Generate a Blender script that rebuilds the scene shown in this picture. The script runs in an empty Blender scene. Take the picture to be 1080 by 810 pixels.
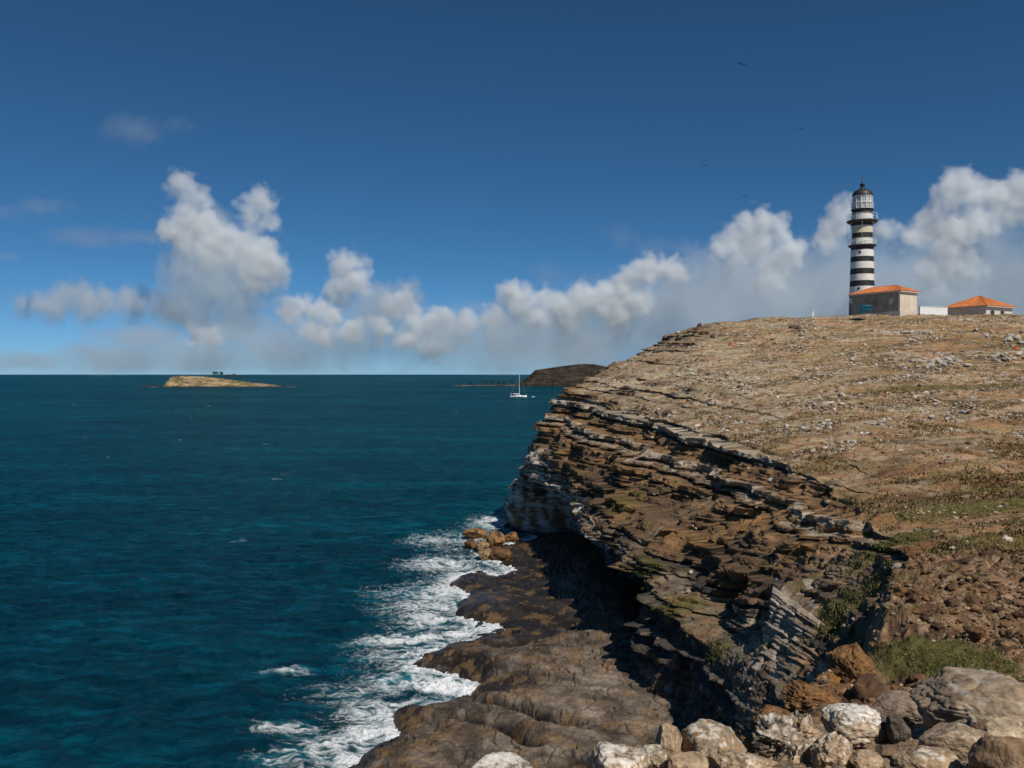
import bpy, bmesh, math, random
import numpy as np
from mathutils import Vector, Matrix

S = bpy.context.scene
COL = S.collection
R = math.radians
rng = np.random.default_rng(7)
random.seed(7)

# ------------------------------------------------------------------ camera, sky, sun, exposure
EYE = 20.0                                   # eye height over the sea
F = 900.0 / 1080.0                           # focal length in frame widths
cam = bpy.data.objects.new('camera', bpy.data.cameras.new('camera'))
COL.objects.link(cam)
cam.data.sensor_width = 36.0
cam.data.lens = 36.0 * F
cam.data.clip_start = 0.1
cam.data.clip_end = 200000.0
cam.location = (0, 0, EYE)
cam.rotation_euler = (R(90.0 - 0.64), 0, 0)
S.camera = cam

SUN_EL, SUN_AZ = 50.0, math.degrees(math.atan2(0.53, -0.85))     # azimuth clockwise from +Y
W = bpy.data.worlds.new('World')
S.world = W
W.use_nodes = True
wn = W.node_tree.nodes
wn.clear()
sky = wn.new('ShaderNodeTexSky')
sky.sky_type = 'NISHITA'
sky.sun_disc = False
sky.sun_elevation = R(SUN_EL)
sky.sun_rotation = R(SUN_AZ)
sky.altitude = 0
sky.air_density = 0.45
sky.dust_density = 0.2
sky.ozone_density = 10.0
bg = wn.new('ShaderNodeBackground')
bg.inputs['Strength'].default_value = 0.078
wo = wn.new('ShaderNodeOutputWorld')
pol = wn.new('ShaderNodeHueSaturation')                    # the deeper blue of a polarised sky
pol.inputs['Saturation'].default_value = 1.07
pol.inputs['Hue'].default_value = 0.486
W.node_tree.links.new(sky.outputs[0], pol.inputs['Color'])
W.node_tree.links.new(pol.outputs[0], bg.inputs[0])
W.node_tree.links.new(bg.outputs[0], wo.inputs[0])

sd = Vector((math.sin(R(SUN_AZ)) * math.cos(R(SUN_EL)), math.cos(R(SUN_AZ)) * math.cos(R(SUN_EL)), math.sin(R(SUN_EL))))
sun = bpy.data.objects.new('sun', bpy.data.lights.new('sun', 'SUN'))
COL.objects.link(sun)
sun.data.energy = 3.9
sun.data.angle = R(0.53)
sun.data.color = (1.0, 0.93, 0.82)
sun.rotation_euler = sd.to_track_quat('Z', 'Y').to_euler()
sun.location = (30, -40, 80)

S.view_settings.view_transform = 'Standard'
S.view_settings.look = 'None'
S.view_settings.exposure = 0.0
S.view_settings.gamma = 1.0
S.render.engine = 'CYCLES'
S.cycles.volume_bounces = 6
S.cycles.volume_step_rate = 1.6
S.cycles.max_bounces = 10

# ------------------------------------------------------------------ numpy noise
def _h(ix, iy, iz, seed):
    with np.errstate(over='ignore'):
        n = (ix.astype(np.uint32) * np.uint32(374761393) + iy.astype(np.uint32) * np.uint32(668265263)
             + iz.astype(np.uint32) * np.uint32(2246822519) + np.uint32(seed * 3266489917 & 0xffffffff))
        n = (n ^ (n >> np.uint32(13))) * np.uint32(1274126177)
        n = (n ^ (n >> np.uint32(16))) * np.uint32(2654435761)
        return n ^ (n >> np.uint32(15))

def h01(ix, iy, iz=0, seed=0):
    ix = np.asarray(ix).astype(np.int64)
    iy = np.asarray(iy).astype(np.int64) + 0 * ix
    iz = np.asarray(iz).astype(np.int64) + 0 * ix
    return _h(ix, iy, iz, seed).astype(np.float64) / 4294967295.0

_G = np.array([[1,1,0],[-1,1,0],[1,-1,0],[-1,-1,0],[1,0,1],[-1,0,1],[1,0,-1],[-1,0,-1],
               [0,1,1],[0,-1,1],[0,1,-1],[0,-1,-1],[1,1,0],[-1,1,0],[0,-1,1],[0,-1,-1]], np.float32)

def pn(x, y, z, seed=0):
    x = np.asarray(x, np.float64); y = np.asarray(y, np.float64) + 0 * x; z = np.asarray(z, np.float64) + 0 * x
    shp = x.shape
    x = x.ravel(); y = y.ravel(); z = z.ravel()
    xi = np.floor(x); yi = np.floor(y); zi = np.floor(z)
    fx = (x - xi).astype(np.float32); fy = (y - yi).astype(np.float32); fz = (z - zi).astype(np.float32)
    xi = xi.astype(np.int64); yi = yi.astype(np.int64); zi = zi.astype(np.int64)
    u = fx * fx * fx * (fx * (fx * 6 - 15) + 10)
    v = fy * fy * fy * (fy * (fy * 6 - 15) + 10)
    w = fz * fz * fz * (fz * (fz * 6 - 15) + 10)
    out = 0
    for dx in (0, 1):
        for dy in (0, 1):
            for dz in (0, 1):
                g = _G[(_h(xi + dx, yi + dy, zi + dz, seed) & np.uint32(15)).astype(np.int64)]
                d = g[:, 0] * (fx - dx) + g[:, 1] * (fy - dy) + g[:, 2] * (fz - dz)
                out = out + d * (u if dx else 1 - u) * (v if dy else 1 - v) * (w if dz else 1 - w)
    return out.reshape(shp)

def fbm(x, y, z, oct=4, seed=0, gain=0.5, ridged=False):
    a, f, s = 1.0, 1.0, 0.0
    for o in range(oct):
        n = pn(x * f, y * f, z * f, seed + o * 17)
        s = s + a * ((1 - 2 * np.abs(n)) if ridged else n)
        a *= gain; f *= 2.03
    return s

def ss(a, b, x):
    t = np.clip((x - a) / (b - a), 0, 1)
    return t * t * (3 - 2 * t)

def mixc(c, col, m):
    m = np.clip(m, 0, 1)[..., None]
    return c * (1 - m) + np.asarray(col, float) * m

def U(px, py, Y):
    """the point of the place seen at pixel px, py at a distance of Y metres"""
    return ((px - 540) / 900.0 * Y, Y, EYE - (py - 395) / 900.0 * Y)

def SEA(px, py, z=0.0):
    Y = (EYE - z) * 900.0 / (py - 395)
    return ((px - 540) / 900.0 * Y, Y)

# ------------------------------------------------------------------ object helpers
def put(o, label=None, cat=None, group=None, kind=None, parent=None):
    if label: o['label'] = label
    if cat: o['category'] = cat
    if group: o['group'] = group
    if kind: o['kind'] = kind
    if parent is not None: o.parent = parent
    return o

def link(name, me, mats, parent=None):
    o = bpy.data.objects.new(name, me)
    COL.objects.link(o)
    for m in (mats if isinstance(mats, (list, tuple)) else [mats]):
        me.materials.append(m)
    if parent is not None:
        o.parent = parent
    return o

def grid_mesh(name, P, mat, attrs=None, color=None, smooth=True, wrap=False):
    """P: rows x cols x 3 array to one quad sheet"""
    nr, nc = P.shape[:2]
    me = bpy.data.meshes.new(name)
    nv = nr * nc
    idx = np.arange(nv).reshape(nr, nc)
    q = np.stack([idx[:-1, :-1], idx[:-1, 1:], idx[1:, 1:], idx[1:, :-1]], -1).reshape(-1, 4)
    me.vertices.add(nv)
    me.vertices.foreach_set('co', P.reshape(-1).astype(np.float32))
    me.loops.add(q.size)
    me.loops.foreach_set('vertex_index', q.reshape(-1).astype(np.int32))
    me.polygons.add(len(q))
    me.polygons.foreach_set('loop_start', np.arange(0, q.size, 4, dtype=np.int32))
    me.update(calc_edges=True)
    me.polygons.foreach_set('use_smooth', np.full(len(q), smooth))
    for k, v in (attrs or {}).items():
        a = me.attributes.new(k, 'FLOAT', 'POINT')
        a.data.foreach_set('value', v.reshape(-1).astype(np.float32))
    if color is not None:
        a = me.attributes.new('tint', 'FLOAT_COLOR', 'POINT')
        c4 = np.concatenate([color.reshape(-1, 3), np.ones((nv, 1))], 1)
        a.data.foreach_set('color', c4.reshape(-1).astype(np.float32))
    return link(name, me, mat)

def soup(name, V, T, mat, color=None, smooth=False, parent=None):
    """vertex and triangle arrays to one mesh"""
    me = bpy.data.meshes.new(name)
    T = np.asarray(T)
    n = T.shape[1]
    me.vertices.add(len(V)); me.vertices.foreach_set('co', np.asarray(V, np.float32).reshape(-1))
    me.loops.add(T.size); me.loops.foreach_set('vertex_index', T.reshape(-1).astype(np.int32))
    me.polygons.add(len(T)); me.polygons.foreach_set('loop_start', np.arange(0, T.size, n, dtype=np.int32))
    me.update(calc_edges=True)
    me.polygons.foreach_set('use_smooth', np.full(len(T), smooth))
    if color is not None:
        a = me.attributes.new('tint', 'FLOAT_COLOR', 'POINT')
        c4 = np.concatenate([np.asarray(color).reshape(-1, 3), np.ones((len(V), 1))], 1)
        a.data.foreach_set('color', c4.reshape(-1).astype(np.float32))
    return link(name, me, mat, parent)

class NT:
    def __init__(self, name):
        self.m = bpy.data.materials.new(name); self.m.use_nodes = True
        self.t = self.m.node_tree; self.t.nodes.clear()
        self.out = self.t.nodes.new('ShaderNodeOutputMaterial')
    def n(self, typ, ins=None, **kw):
        nd = self.t.nodes.new(typ)
        for k, v in kw.items(): setattr(nd, k, v)
        for k, v in (ins or {}).items():
            s = nd.inputs[k]
            if hasattr(v, 'is_linked') or hasattr(v, 'links'): self.t.links.new(v, s)
            else: s.default_value = v
        return nd
    def math(self, op, a, b=0.5, c=None):
        d = {0: a, 1: b}
        if c is not None: d[2] = c
        return self.n('ShaderNodeMath', d, operation=op).outputs[0]
    def mix(self, f, a, b, blend='MIX'):
        nd = self.n('ShaderNodeMix', data_type='RGBA', blend_type=blend)
        for k, v in ((0, f), (6, a), (7, b)):
            s = nd.inputs[k]
            if hasattr(v, 'links'): self.t.links.new(v, s)
            else: s.default_value = v if k == 0 else (*v[:3], 1)
        return nd.outputs[2]
    def ramp(self, f, stops):
        nd = self.n('ShaderNodeValToRGB', {0: f})
        e = nd.color_ramp.elements
        while len(e) < len(stops): e.new(0.5)
        for el, (p, c) in zip(e, stops):
            el.position = p; el.color = (*c, 1) if not isinstance(c, (int, float)) else (c, c, c, 1)
        return nd.outputs[0]
    def noise(self, scale, detail=5, rough=0.55, vec=None, dist=0.0, out=0):
        d = {'Scale': scale, 'Detail': detail, 'Roughness': rough, 'Distortion': dist}
        if vec is not None: d['Vector'] = vec
        return self.n('ShaderNodeTexNoise', d).outputs[out]
    def bsdf(self, **k):
        ins = {a.replace('_', ' '): v for a, v in k.items()}
        b = self.n('ShaderNodeBsdfPrincipled', ins)
        self.t.links.new(b.outputs[0], self.out.inputs[0])
        return b
    def pos(self): return self.n('ShaderNodeNewGeometry').outputs['Position']
    def obj(self): return self.n('ShaderNodeTexCoord').outputs['Object']

def rock_surface(name, grain=14.0, bump=0.05, rough=0.92, obj=False, wet=False):
    """stone whose large colour areas come with the mesh (tint) and whose grain is noise"""
    t = NT(name)
    p = t.obj() if obj else t.pos()
    c = t.n('ShaderNodeVertexColor', layer_name='tint').outputs[0]
    if wet: rough = t.ramp(c, [(0.03, 0.28), (0.10, 0.8)])          # the dark stone near the water is wet
    n1 = t.noise(grain, 6, 0.65, p)
    n2 = t.noise(grain * 0.17, 5, 0.6, p)
    f1 = t.ramp(n1, [(0.28, 0.45), (0.5, 1.0), (0.75, 1.45)])
    f2 = t.ramp(n2, [(0.3, 0.72), (0.7, 1.25)])
    c = t.mix(1.0, c, f1, 'MULTIPLY')
    c = t.mix(1.0, c, f2, 'MULTIPLY')
    n3 = t.noise(grain * 2.2, 4, 0.7, p)
    hgt = t.math('ADD', t.math('MULTIPLY', n1, 1.0), t.math('MULTIPLY', n3, 0.5))
    b = t.n('ShaderNodeBump', {'Strength': 0.9, 'Distance': bump, 'Height': hgt})
    t.bsdf(Base_Color=c, Roughness=rough, Normal=b.outputs[0], Specular_IOR_Level=0.25)
    return t.m

def paint(name, col, rough=0.6, var=0.15, scale=3.0, metallic=0.0, bump=0.0):
    t = NT(name)
    p = t.obj()
    n = t.noise(scale, 5, 0.6, p)
    f = t.ramp(n, [(0.25, 1 - var), (0.75, 1 + var * 0.6)])
    c = t.mix(1.0, col, f, 'MULTIPLY')
    kw = dict(Base_Color=c, Roughness=rough, Metallic=metallic)
    if bump:
        kw['Normal'] = t.n('ShaderNodeBump', {'Strength': 0.6, 'Distance': bump, 'Height': n}).outputs[0]
    t.bsdf(**kw)
    return t.m

M = {}
M['rock'] = rock_surface('cliff_stone', 9.0, 0.05)
M['shelf'] = rock_surface('shelf_stone', 5.0, 0.07, 0.6, wet=True)
M['near'] = rock_surface('near_stone', 22.0, 0.02)
M['boulder'] = rock_surface('boulder_stone', 9.0, 0.03, obj=True)
#CUT1
# ------------------------------------------------------------------ the headland
# every row is one distance Y; knots run from the sea floor over base, lip, ledge, slope and rim to the inland ground
ST = {
 24:  [(800, 900), (830, 860), (850, 840), (900, 800), (990, 760), (1020, 740), (1060, 720), (1500, 720)],
 29:  [(805, 900), (816, 850), (832, 826), (884, 776), (965, 690), (1010, 640), (1055, 615), (1500, 600)],
 32:  [(800, 870), (808, 810), (826, 792), (876, 738), (958, 634), (1000, 606), (1050, 597), (1500, 585)],
 36:  [(776, 850), (780, 770), (803, 742), (862, 686), (945, 600), (990, 588), (1040, 577), (1450, 560)],
 40:  [(745, 805), (765, 722), (790, 692), (850, 636), (935, 580), (980, 569), (1020, 560), (1400, 540)],
 45:  [(712, 763), (735, 690), (772, 675), (840, 610), (920, 556), (960, 549), (1000, 542), (1400, 515)],
 52:  [(674, 714), (690, 640), (738, 622), (810, 570), (890, 530), (935, 521), (980, 513), (1400, 488)],
 60:  [(642, 672), (640, 596), (692, 577), (770, 540), (850, 500), (905, 490), (960, 481), (1400, 460)],
 70:  [(624, 630), (614, 560), (652, 545), (730, 510), (785, 470), (870, 458), (950, 448), (1400, 432)],
 80:  [(604, 601), (602, 535), (628, 520), (690, 488), (738, 455), (840, 437), (950, 422), (1400, 410)],
 95:  [(585, 566), (582, 500), (600, 478), (630, 460), (665, 438), (770, 412), (950, 393), (1400, 385)],
 105: [(556, 558), (552, 500), (570, 478), (598, 450), (628, 427), (740, 395), (950, 377), (1400, 370)],
 112: [(534, 553), (530, 517), (545, 492), (570, 452), (602, 414), (730, 384), (950, 367), (1400, 362)],
 118: [(546, 550), (548, 505), (560, 480), (580, 445), (606, 405), (735, 373), (950, 359), (1400, 354)],
 125: [(560, 540), (562, 490), (572, 465), (592, 430), (618, 396), (740, 361), (950, 348), (1400, 346)],
 132: [(580, 535), (585, 480), (595, 450), (612, 420), (646, 386), (745, 349), (950, 338.5), (1400, 340)],
 140: [(610, 530), (615, 460), (625, 430), (650, 395), (690, 362), (748, 340.5), (950, 331.5), (1400, 336)],
 147: [(640, 520), (645, 450), (655, 420), (680, 385), (712, 350), (775, 337), (950, 332), (1400, 336)],
 158: [(660, 515), (665, 450), (675, 420), (700, 385), (730, 355), (790, 342), (950, 336), (1400, 338)],
 180: [(690, 500), (700, 450), (715, 420), (740, 395), (770, 375), (830, 360), (950, 352), (1400, 350)],
 220: [(700, 480), (720, 470), (740, 450), (780, 430), (830, 410), (880, 400), (1000, 390), (1400, 390)],
}
Ys = np.array(sorted(ST))
K = np.array([[U(a, b, Y)[0::2] for a, b in ST[Y]] for Y in Ys])            # stations x knots x (x, z)
foot = K[:, :1] + np.array([-1.5, -4.0])
foot[:, 0, 1] = np.minimum(foot[:, 0, 1], -3.0)
K = np.concatenate([foot, K], 1)
K[:, :, 1] = np.maximum(K[:, :, 1], -4)
rows = [24.0]
while rows[-1] < 215:
    y = rows[-1]
    rows.append(y + (y / 900.0 * 1.3 if y < 150 else y / 900.0 * 8))
rows = np.array(rows)
NR, NCOL = len(rows), 1350

def smooth(a, n, axis):
    k = np.hanning(2 * n + 3)[1:-1]; k /= k.sum()
    pad = [(0, 0)] * a.ndim; pad[axis] = (n, n)
    b = np.pad(a, pad, mode='edge')
    L_ = a.shape[axis]
    out = 0
    for i, kk in enumerate(k):
        out = out + kk * np.take(b, range(i, i + L_), axis=axis) if axis else out + kk * b[i:i + L_]
    return out

Kr = np.zeros((NR, K.shape[1], 2))
for k in range(K.shape[1]):
    for c in range(2):
        Kr[:, k, c] = np.interp(rows, Ys, K[:, k, c])
Kr = smooth(Kr, 22, 0)
tk = np.linspace(0, K.shape[1] - 1, (K.shape[1] - 1) * 60 + 1)
k0 = np.minimum(tk.astype(int), K.shape[1] - 2); kf = tk - k0
PR = Kr[:, k0] * (1 - kf)[None, :, None] + Kr[:, k0 + 1] * kf[None, :, None]
PR = smooth(PR, 14, 1)
d = np.diff(PR, axis=1)
slope = np.abs(d[..., 1]) / (np.abs(d[..., 0]) + 1e-6)
vis = 1 / (1 + np.maximum(0, PR[:, 1:, 0] / (0.66 * rows[:, None]) - 1) * 6)
wt = np.hypot(d[..., 0] * 0.55, d[..., 1] * 1.3) * vis * np.where(PR[:, 1:, 1] < -0.5, 0.2, 1)
cum = np.concatenate([np.zeros((NR, 1)), np.cumsum(wt, 1)], 1)
cum = smooth(cum / cum[:, -1:], 30, 0)
X = np.zeros((NR, NCOL)); Z = np.zeros((NR, NCOL)); TK = np.zeros((NR, NCOL))
q = np.linspace(0, 1, NCOL)
for i in range(NR):
    X[i] = np.interp(q, cum[i], PR[i, :, 0]); Z[i] = np.interp(q, cum[i], PR[i, :, 1]); TK[i] = np.interp(q, cum[i], tk)
Yg = np.repeat(rows[:, None], NCOL, 1)

# side buttresses and re-entrants, then bedding, joints and weathering
gz = np.gradient(Z, axis=1) / (np.abs(np.gradient(X, axis=1)) + 1e-4)
gz = smooth(gz, 10, 1)
cl = ss(0.16, 0.5, gz + 0.22 * fbm(X / 5, Yg / 4, Z / 5, 4, 143) * ss(0.9, 0.4, gz))                                            # steep ground
cl = np.clip(cl * ss(160, 140, Yg), 0, 1)
ox, oy = -0.93, -0.37                                              # outward from the cliff
big = fbm(X / 11, Yg / 9, Z / 9, 3, 3)
big2 = fbm(X / 4.5, Yg / 3.6, Z / 5.5, 3, 31)
und = ss(53, 60, Yg) * ss(108, 98, Yg)                              # sea cave under the lip
lipz = 6.6 + 0.8 * pn(Yg / 4, 0 * Yg, 0 * Yg, 5)
D = cl * (1.25 * big + 1.2 * big2) * (1 - 0.7 * ss(47.5, 42.5, Yg))
D = D - und * 5.5 * ss(lipz + 0.5, lipz - 1.2, Z) * ss(-0.5, 0.5, TK - 0.2)
# the dark chimney in the outer buttress and the recess above the grassy ledge
D = D - 2.6 * np.exp(-((Yg - 103.5) / 1.9) ** 2) * ss(9.3, 8.3, Z) * cl
D = D - 2.2 * np.exp(-((Yg - 65) / 2.6) ** 2 - ((Z - 10.6) / 1.0) ** 2)
D = D - 2.4 * np.exp(-((Yg - 58) / 2.2) ** 2 - ((Z - 10.3) / 1.1) ** 2)
D = D - 2.8 * np.exp(-((Yg - 48.5) / 1.4) ** 2) * ss(8.8, 6.5, Z) * ss(2.5, 5, TK + 1.5) * cl
Wc = Z + 0.16 * (X - 10) + 0.115 * np.minimum(Yg - 52, 0) - 0.015 * (Yg - 60) + 0.20 * fbm(X / 12, Yg / 14, Z / 12, 3, 51)
LB = [-8.0]
while LB[-1] < 45:
    LB.append(LB[-1] + random.choice((0.14, 0.2, 0.25, 0.3, 0.4, 0.6, 1.1)))
LB = np.array(LB)
li = np.searchsorted(LB, Wc + 0.06 * pn(X * 1.5, Yg * 1.5, Z * 1.5, 61))
LBe = np.concatenate([[LB[0] - 1], LB, [LB[-1] + 1]])
lr = rng.uniform(-1, 1, len(LB) + 2)
lr[::3] = np.minimum(lr[::3], -0.2) - 0.6
lc = rng.uniform(0, 1, len(LB) + 2)
bw = rng.uniform(1.5, 6.0, len(LB) + 2)
along = Yg * 0.9 - X * 0.3 + 0.5 * pn(X / 1.5, Yg / 1.5, Z / 3, 71)
blk = along / bw[li] + lr[li] * 37
bh = h01(np.floor(blk), li, 0, 5) * 2 - 1
bf = np.abs((blk - np.floor(blk)) - 0.5) * 2
crack = ss(0.90, 1.0, bf)
lv = 0.75 + 0.6 * pn(Yg / 11, Wc * 0.35, 0 * Yg, 81)
amp = cl * np.clip(0.4 + Yg / 110, 0.5, 1.15)
slabm = ss(47.5, 42.5, Yg) * ss(31, 34, Yg) * ss(4.2, 5.4, Z) * ss(12.0, 11.0, Z)
tread = np.clip((Wc - LBe[li]) / np.maximum(gz, 0.28), 0, 2.2)
D = D + cl * (0.66 - 0.25 * slabm) * tread * ss(2.2, 1.2, gz) - cl * 0.35
slabm = ss(47.5, 42.5, Yg) * ss(31, 34, Yg) * ss(4.2, 5.4, Z) * ss(12.0, 11.0, Z)
D = D + amp * (1 - 0.8 * slabm) * (0.66 * lr[li] * lv + 0.20 * bh - 0.20 * crack)
vj = 1 - np.abs(pn(along / 3.2, Wc / 9, 0 * Yg, 141)) * 2.6
D = D - cl * 0.75 * ss(0.86, 1.0, vj) * np.clip(Yg / 70, .5, 1)
cl2 = ss(0.10, 0.3, gz) * ss(160, 140, Yg)
D = D + (cl2 - cl) * 0.25 * lr[li]
P = np.stack([X + ox * D, Yg + oy * D, Z], -1)
det = fbm(P[..., 0] * 0.9, P[..., 1] * 0.9, P[..., 2] * 1.6, 5, 91, 0.55)
flat = 1 - cl
bould = fbm(X * 0.45, Yg * 0.45, Z * 0.3, 5, 111, 0.6, True)
P[..., 0] += ox * det * 0.22 * cl
P[..., 1] += oy * det * 0.28 * cl
clump = ss(-0.05, 0.35, fbm(X / 14, Yg / 9, 0 * X, 3, 121))
P[..., 2] += 0.10 * det * cl + flat * (0.10 * fbm(X * 0.5, Yg * 0.5, 0 * X, 5, 95, 0.6) + 0.16 * clump * np.maximum(bould - 0.6, 0))
P[..., 2] += flat * 0.35 * fbm(X / 7, Yg / 7, 0 * X, 3, 97)
# low steps of bedding show through the slope above the rim
stp = np.floor(Wc / 0.7 + 0.3 * pn(X / 5, Yg / 5, 0 * X, 131)) * 0.7
band = ss(85, 60, Yg) * 0 + ss(0.0, 0.3, fbm(X / 16, Yg / 12, 0 * X, 2, 133) + 0.1)
P[..., 2] += flat * band * 0.3 * (stp - Wc) * ss(150, 135, Yg)

# colour of the ground and the beds (base colours only)
x, y, z = P[..., 0], P[..., 1], P[..., 2]
nA = fbm(x / 6, y / 3, z / 3, 4, 201)
nB = fbm(x / 2.2, y / 1.1, z / 1.1, 4, 211)
nC = fbm(x * 1.6, y * 0.9, z * 1.6, 4, 221, 0.65)
C = np.zeros(P.shape) + np.array([0.335, 0.19, 0.095])
C = mixc(C, (0.12, 0.062, 0.028), ss(-0.1, 0.45, nA))
C = mixc(C, (0.36, 0.275, 0.19), ss(0.0, 0.6, nB) * 0.8)
C = mixc(C, (0.18, 0.135, 0.045), ss(0.1, 0.5, fbm(x / 10, y / 5, z, 4, 231)) * 0.7)
pale = ss(0.22, 0.5, nC + 0.25 * nA + 0.25 * fbm(x / 20, y / 6, z, 2, 241))
C = mixc(C, (0.56, 0.48, 0.39), pale * 0.8 * ss(50, 80, y))
C = mixc(C, (0.30, 0.21, 0.085), ss(0.1, 0.4, fbm(x / 5, y / 2.5, z, 4, 233)) * 0.7)
strip = fbm(x / 13, y / 1.6, z / 1.6, 4, 243, 0.6)
C = mixc(C, (0.50, 0.42, 0.33), ss(0.18, 0.42, strip) * 0.4 * ss(45, 75, y))
C = mixc(C, (0.13, 0.075, 0.035), ss(0.15, 0.45, -strip) * 0.4)
C = mixc(C, (0.46, 0.37, 0.265), ss(45, 0, np.hypot(x - 14, (y - 100) * 0.8)) * ss(-0.5, 0.4, nB) * 0.95)
cliffc = np.zeros(P.shape) + np.array([0.14, 0.085, 0.048])
L = lc[li]
cliffc = mixc(cliffc, (0.27, 0.155, 0.075), ss(0.45, 0.7, L) * ss(-0.4, 0.4, nB + 0.3))
cliffc = mixc(cliffc, (0.055, 0.045, 0.04), ss(0.25, 0.05, L))
cliffc = mixc(cliffc, (0.44, 0.37, 0.29), ss(0.72, 0.8, L) * ss(-0.5, 0.2, nB + 0.2) * 0.85)
cliffc = mixc(cliffc, (0.31, 0.165, 0.06), ss(0.05, 0.55, fbm(x / 7, y / 7, z / 4, 3, 251)) * 0.5)
streak = fbm(x * 0.9, y * 0.9, z * 0.18, 4, 261)
wall = ss(1.0, 2.4, gz)
cliffc = mixc(cliffc, (0.46, 0.43, 0.40), ss(0.12, 0.45, streak) * wall * 0.9)
cliffc = mixc(cliffc, (0.48, 0.45, 0.41), ss(-0.25, 0.3, streak + 0.2 * nC) * ss(94, 100, y) * ss(11.5, 10, z) * 0.85)
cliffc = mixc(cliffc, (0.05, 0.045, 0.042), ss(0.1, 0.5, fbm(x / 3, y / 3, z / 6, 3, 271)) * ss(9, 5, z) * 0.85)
slab = ss(47.5, 43, y) * ss(31, 34, y) * ss(4.0, 5.5, z) * ss(12.3, 11, z)
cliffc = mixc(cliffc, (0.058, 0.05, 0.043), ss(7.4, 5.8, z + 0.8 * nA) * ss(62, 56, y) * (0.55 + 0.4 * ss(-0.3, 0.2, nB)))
cliffc = mixc(cliffc, (0.30, 0.25, 0.2), 0.4 * slab * ss(-0.5, 0.15, nB + 0.5 * nC) * 0.9)
cliffc = mixc(cliffc, (0.10, 0.075, 0.06), slab * ss(0.25, 0.1, np.abs(L - 0.35)) * 0.8)
cliffc = mixc(cliffc, (0.025, 0.022, 0.02), crack * 0.6)
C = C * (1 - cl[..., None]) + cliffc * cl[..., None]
red = ss(0.05, 0.5, fbm(x / 5, y / 4, z / 2, 3, 281)) * ss(72, 50, y) * ss(10, 13, z) * flat
C = mixc(C, (0.21, 0.10, 0.045), red * 0.8)
GR = [(1015, 535, 46, 4.5, 2.6), (1050, 522, 50, 3.5, 1.6), (880, 610, 38, 2.2, 1.6), (905, 600, 37, 2.5, 1.5), (945, 573, 41, 3, 1.5), (672, 608, 57, 2.2, 2.2),
      (712, 632, 51, 2.0, 1.6), (752, 690, 44, 1.6, 1.4), (825, 606, 42, 1.1, 0.9), (1000, 411, 86, 12, 3), (660, 545, 72, 2.5, 2), (885, 645, 33, 1.4, 1), (1075, 570, 36, 3, 2)]
gm = np.zeros(x.shape)
for px, py, Y, rx, ry in GR:
    gx, gy, _ = U(px, py, Y)
    gm = np.maximum(gm, 1 - np.hypot((x - gx) / rx, (y - gy) / ry))
up = np.clip(np.gradient(X, axis=1) / np.hypot(np.gradient(X, axis=1), np.gradient(Z, axis=1) + 1e-9), 0, 1)
gmask = ss(0.0, 0.35, gm + 0.35 * nC + 0.2 * nB - 0.05) * ss(0.45, 0.8, up + 0.1)
gmask = np.maximum(gmask, 0.3 * ss(0.15, 0.5, fbm(x / 9, y / 4, z, 4, 291)) * flat * ss(120, 60, y))
C = mixc(C, (0.12, 0.10, 0.03), gmask * 0.8)
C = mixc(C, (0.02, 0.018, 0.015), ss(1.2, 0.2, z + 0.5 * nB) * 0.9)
C = np.clip(C, 0.008, 0.7)
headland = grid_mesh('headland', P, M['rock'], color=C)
put(headland, 'brown rocky headland with layered cliffs and a broad stony top', None, None, 'structure')
HP, HC, HG, HCL = P, C, gmask, cl
#CUT2
# the tilted slab of thin pale beds above the gully, sloping towards the camera
qa, qb, qc, qd = [np.array(U(*v)) for v in [(796, 604, 43.5), (893, 676, 34.5), (815, 782, 31.0), (752, 772, 38.3)]]
su, sv = np.linspace(-0.12, 1.12, 330), np.concatenate([np.linspace(-0.12, -0.001, 60), np.linspace(0, 1.15, 280)])
SU, SV = np.meshgrid(su, sv)
cu, cv = np.clip(SU, 0, 1), np.clip(SV, 0, 1)
PS = ((1 - cu) * (1 - cv))[..., None] * qa + (cu * (1 - cv))[..., None] * qb + (cu * cv)[..., None] * qc + ((1 - cu) * cv)[..., None] * qd
nrm = np.cross(qb - qa, qd - qa); nrm /= np.linalg.norm(nrm)
if nrm[2] < 0: nrm = -nrm
over_ = np.maximum(np.abs(SU - cu), np.abs(SV - cv))
bedv = cv * 30 + 1.2 * fbm(PS[..., 0] / 4, PS[..., 1] / 4, PS[..., 2] / 4, 3, 151) + 0.12 * pn(PS[..., 0] * 2, PS[..., 1] * 2, PS[..., 2] * 2, 153)
SB = np.cumsum(rng.choice([0.35, 0.6, 0.9, 1.3, 1.9], 60)); SB = np.concatenate([[-5, -2, -1], SB])
sl = np.searchsorted(SB, bedv); sr_ = rng.uniform(-1, 1, len(SB) + 2); sc_ = rng.uniform(0, 1, len(SB) + 2)
sfr = (bedv - SB[sl - 1]) / (SB[np.minimum(sl, len(SB) - 1)] - SB[sl - 1])
dsl = 0.12 * sr_[sl] + 0.13 * (sfr - 0.5) - 0.17 * (sr_[sl] < -0.55)
jn = 1 - np.abs(pn(cu * 4 + 0.3 * cv, sl * 0.4, 0 * cu, 155)) * 3
dsl = dsl - 0.3 * ss(0.85, 1.0, jn) + 0.5 * fbm(PS[..., 0] / 2.5, PS[..., 1] / 2.5, PS[..., 2] / 2.5, 3, 157) + 0.05 * fbm(PS[..., 0] * 2, PS[..., 1] * 2, PS[..., 2] * 2, 3, 159)
dsl = dsl - 1.3 * ss(0.12, 0.0, np.minimum(np.minimum(cu, 1 - cu), np.minimum(cv + .3, 1 - cv))) * 0.5
ovt = np.maximum(0, -SV); ovo = np.where(ovt > 0, 0, over_)
dsl = dsl * (1 - 0.5 * ss(0, .02, ovt)) - ovo * 30
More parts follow.
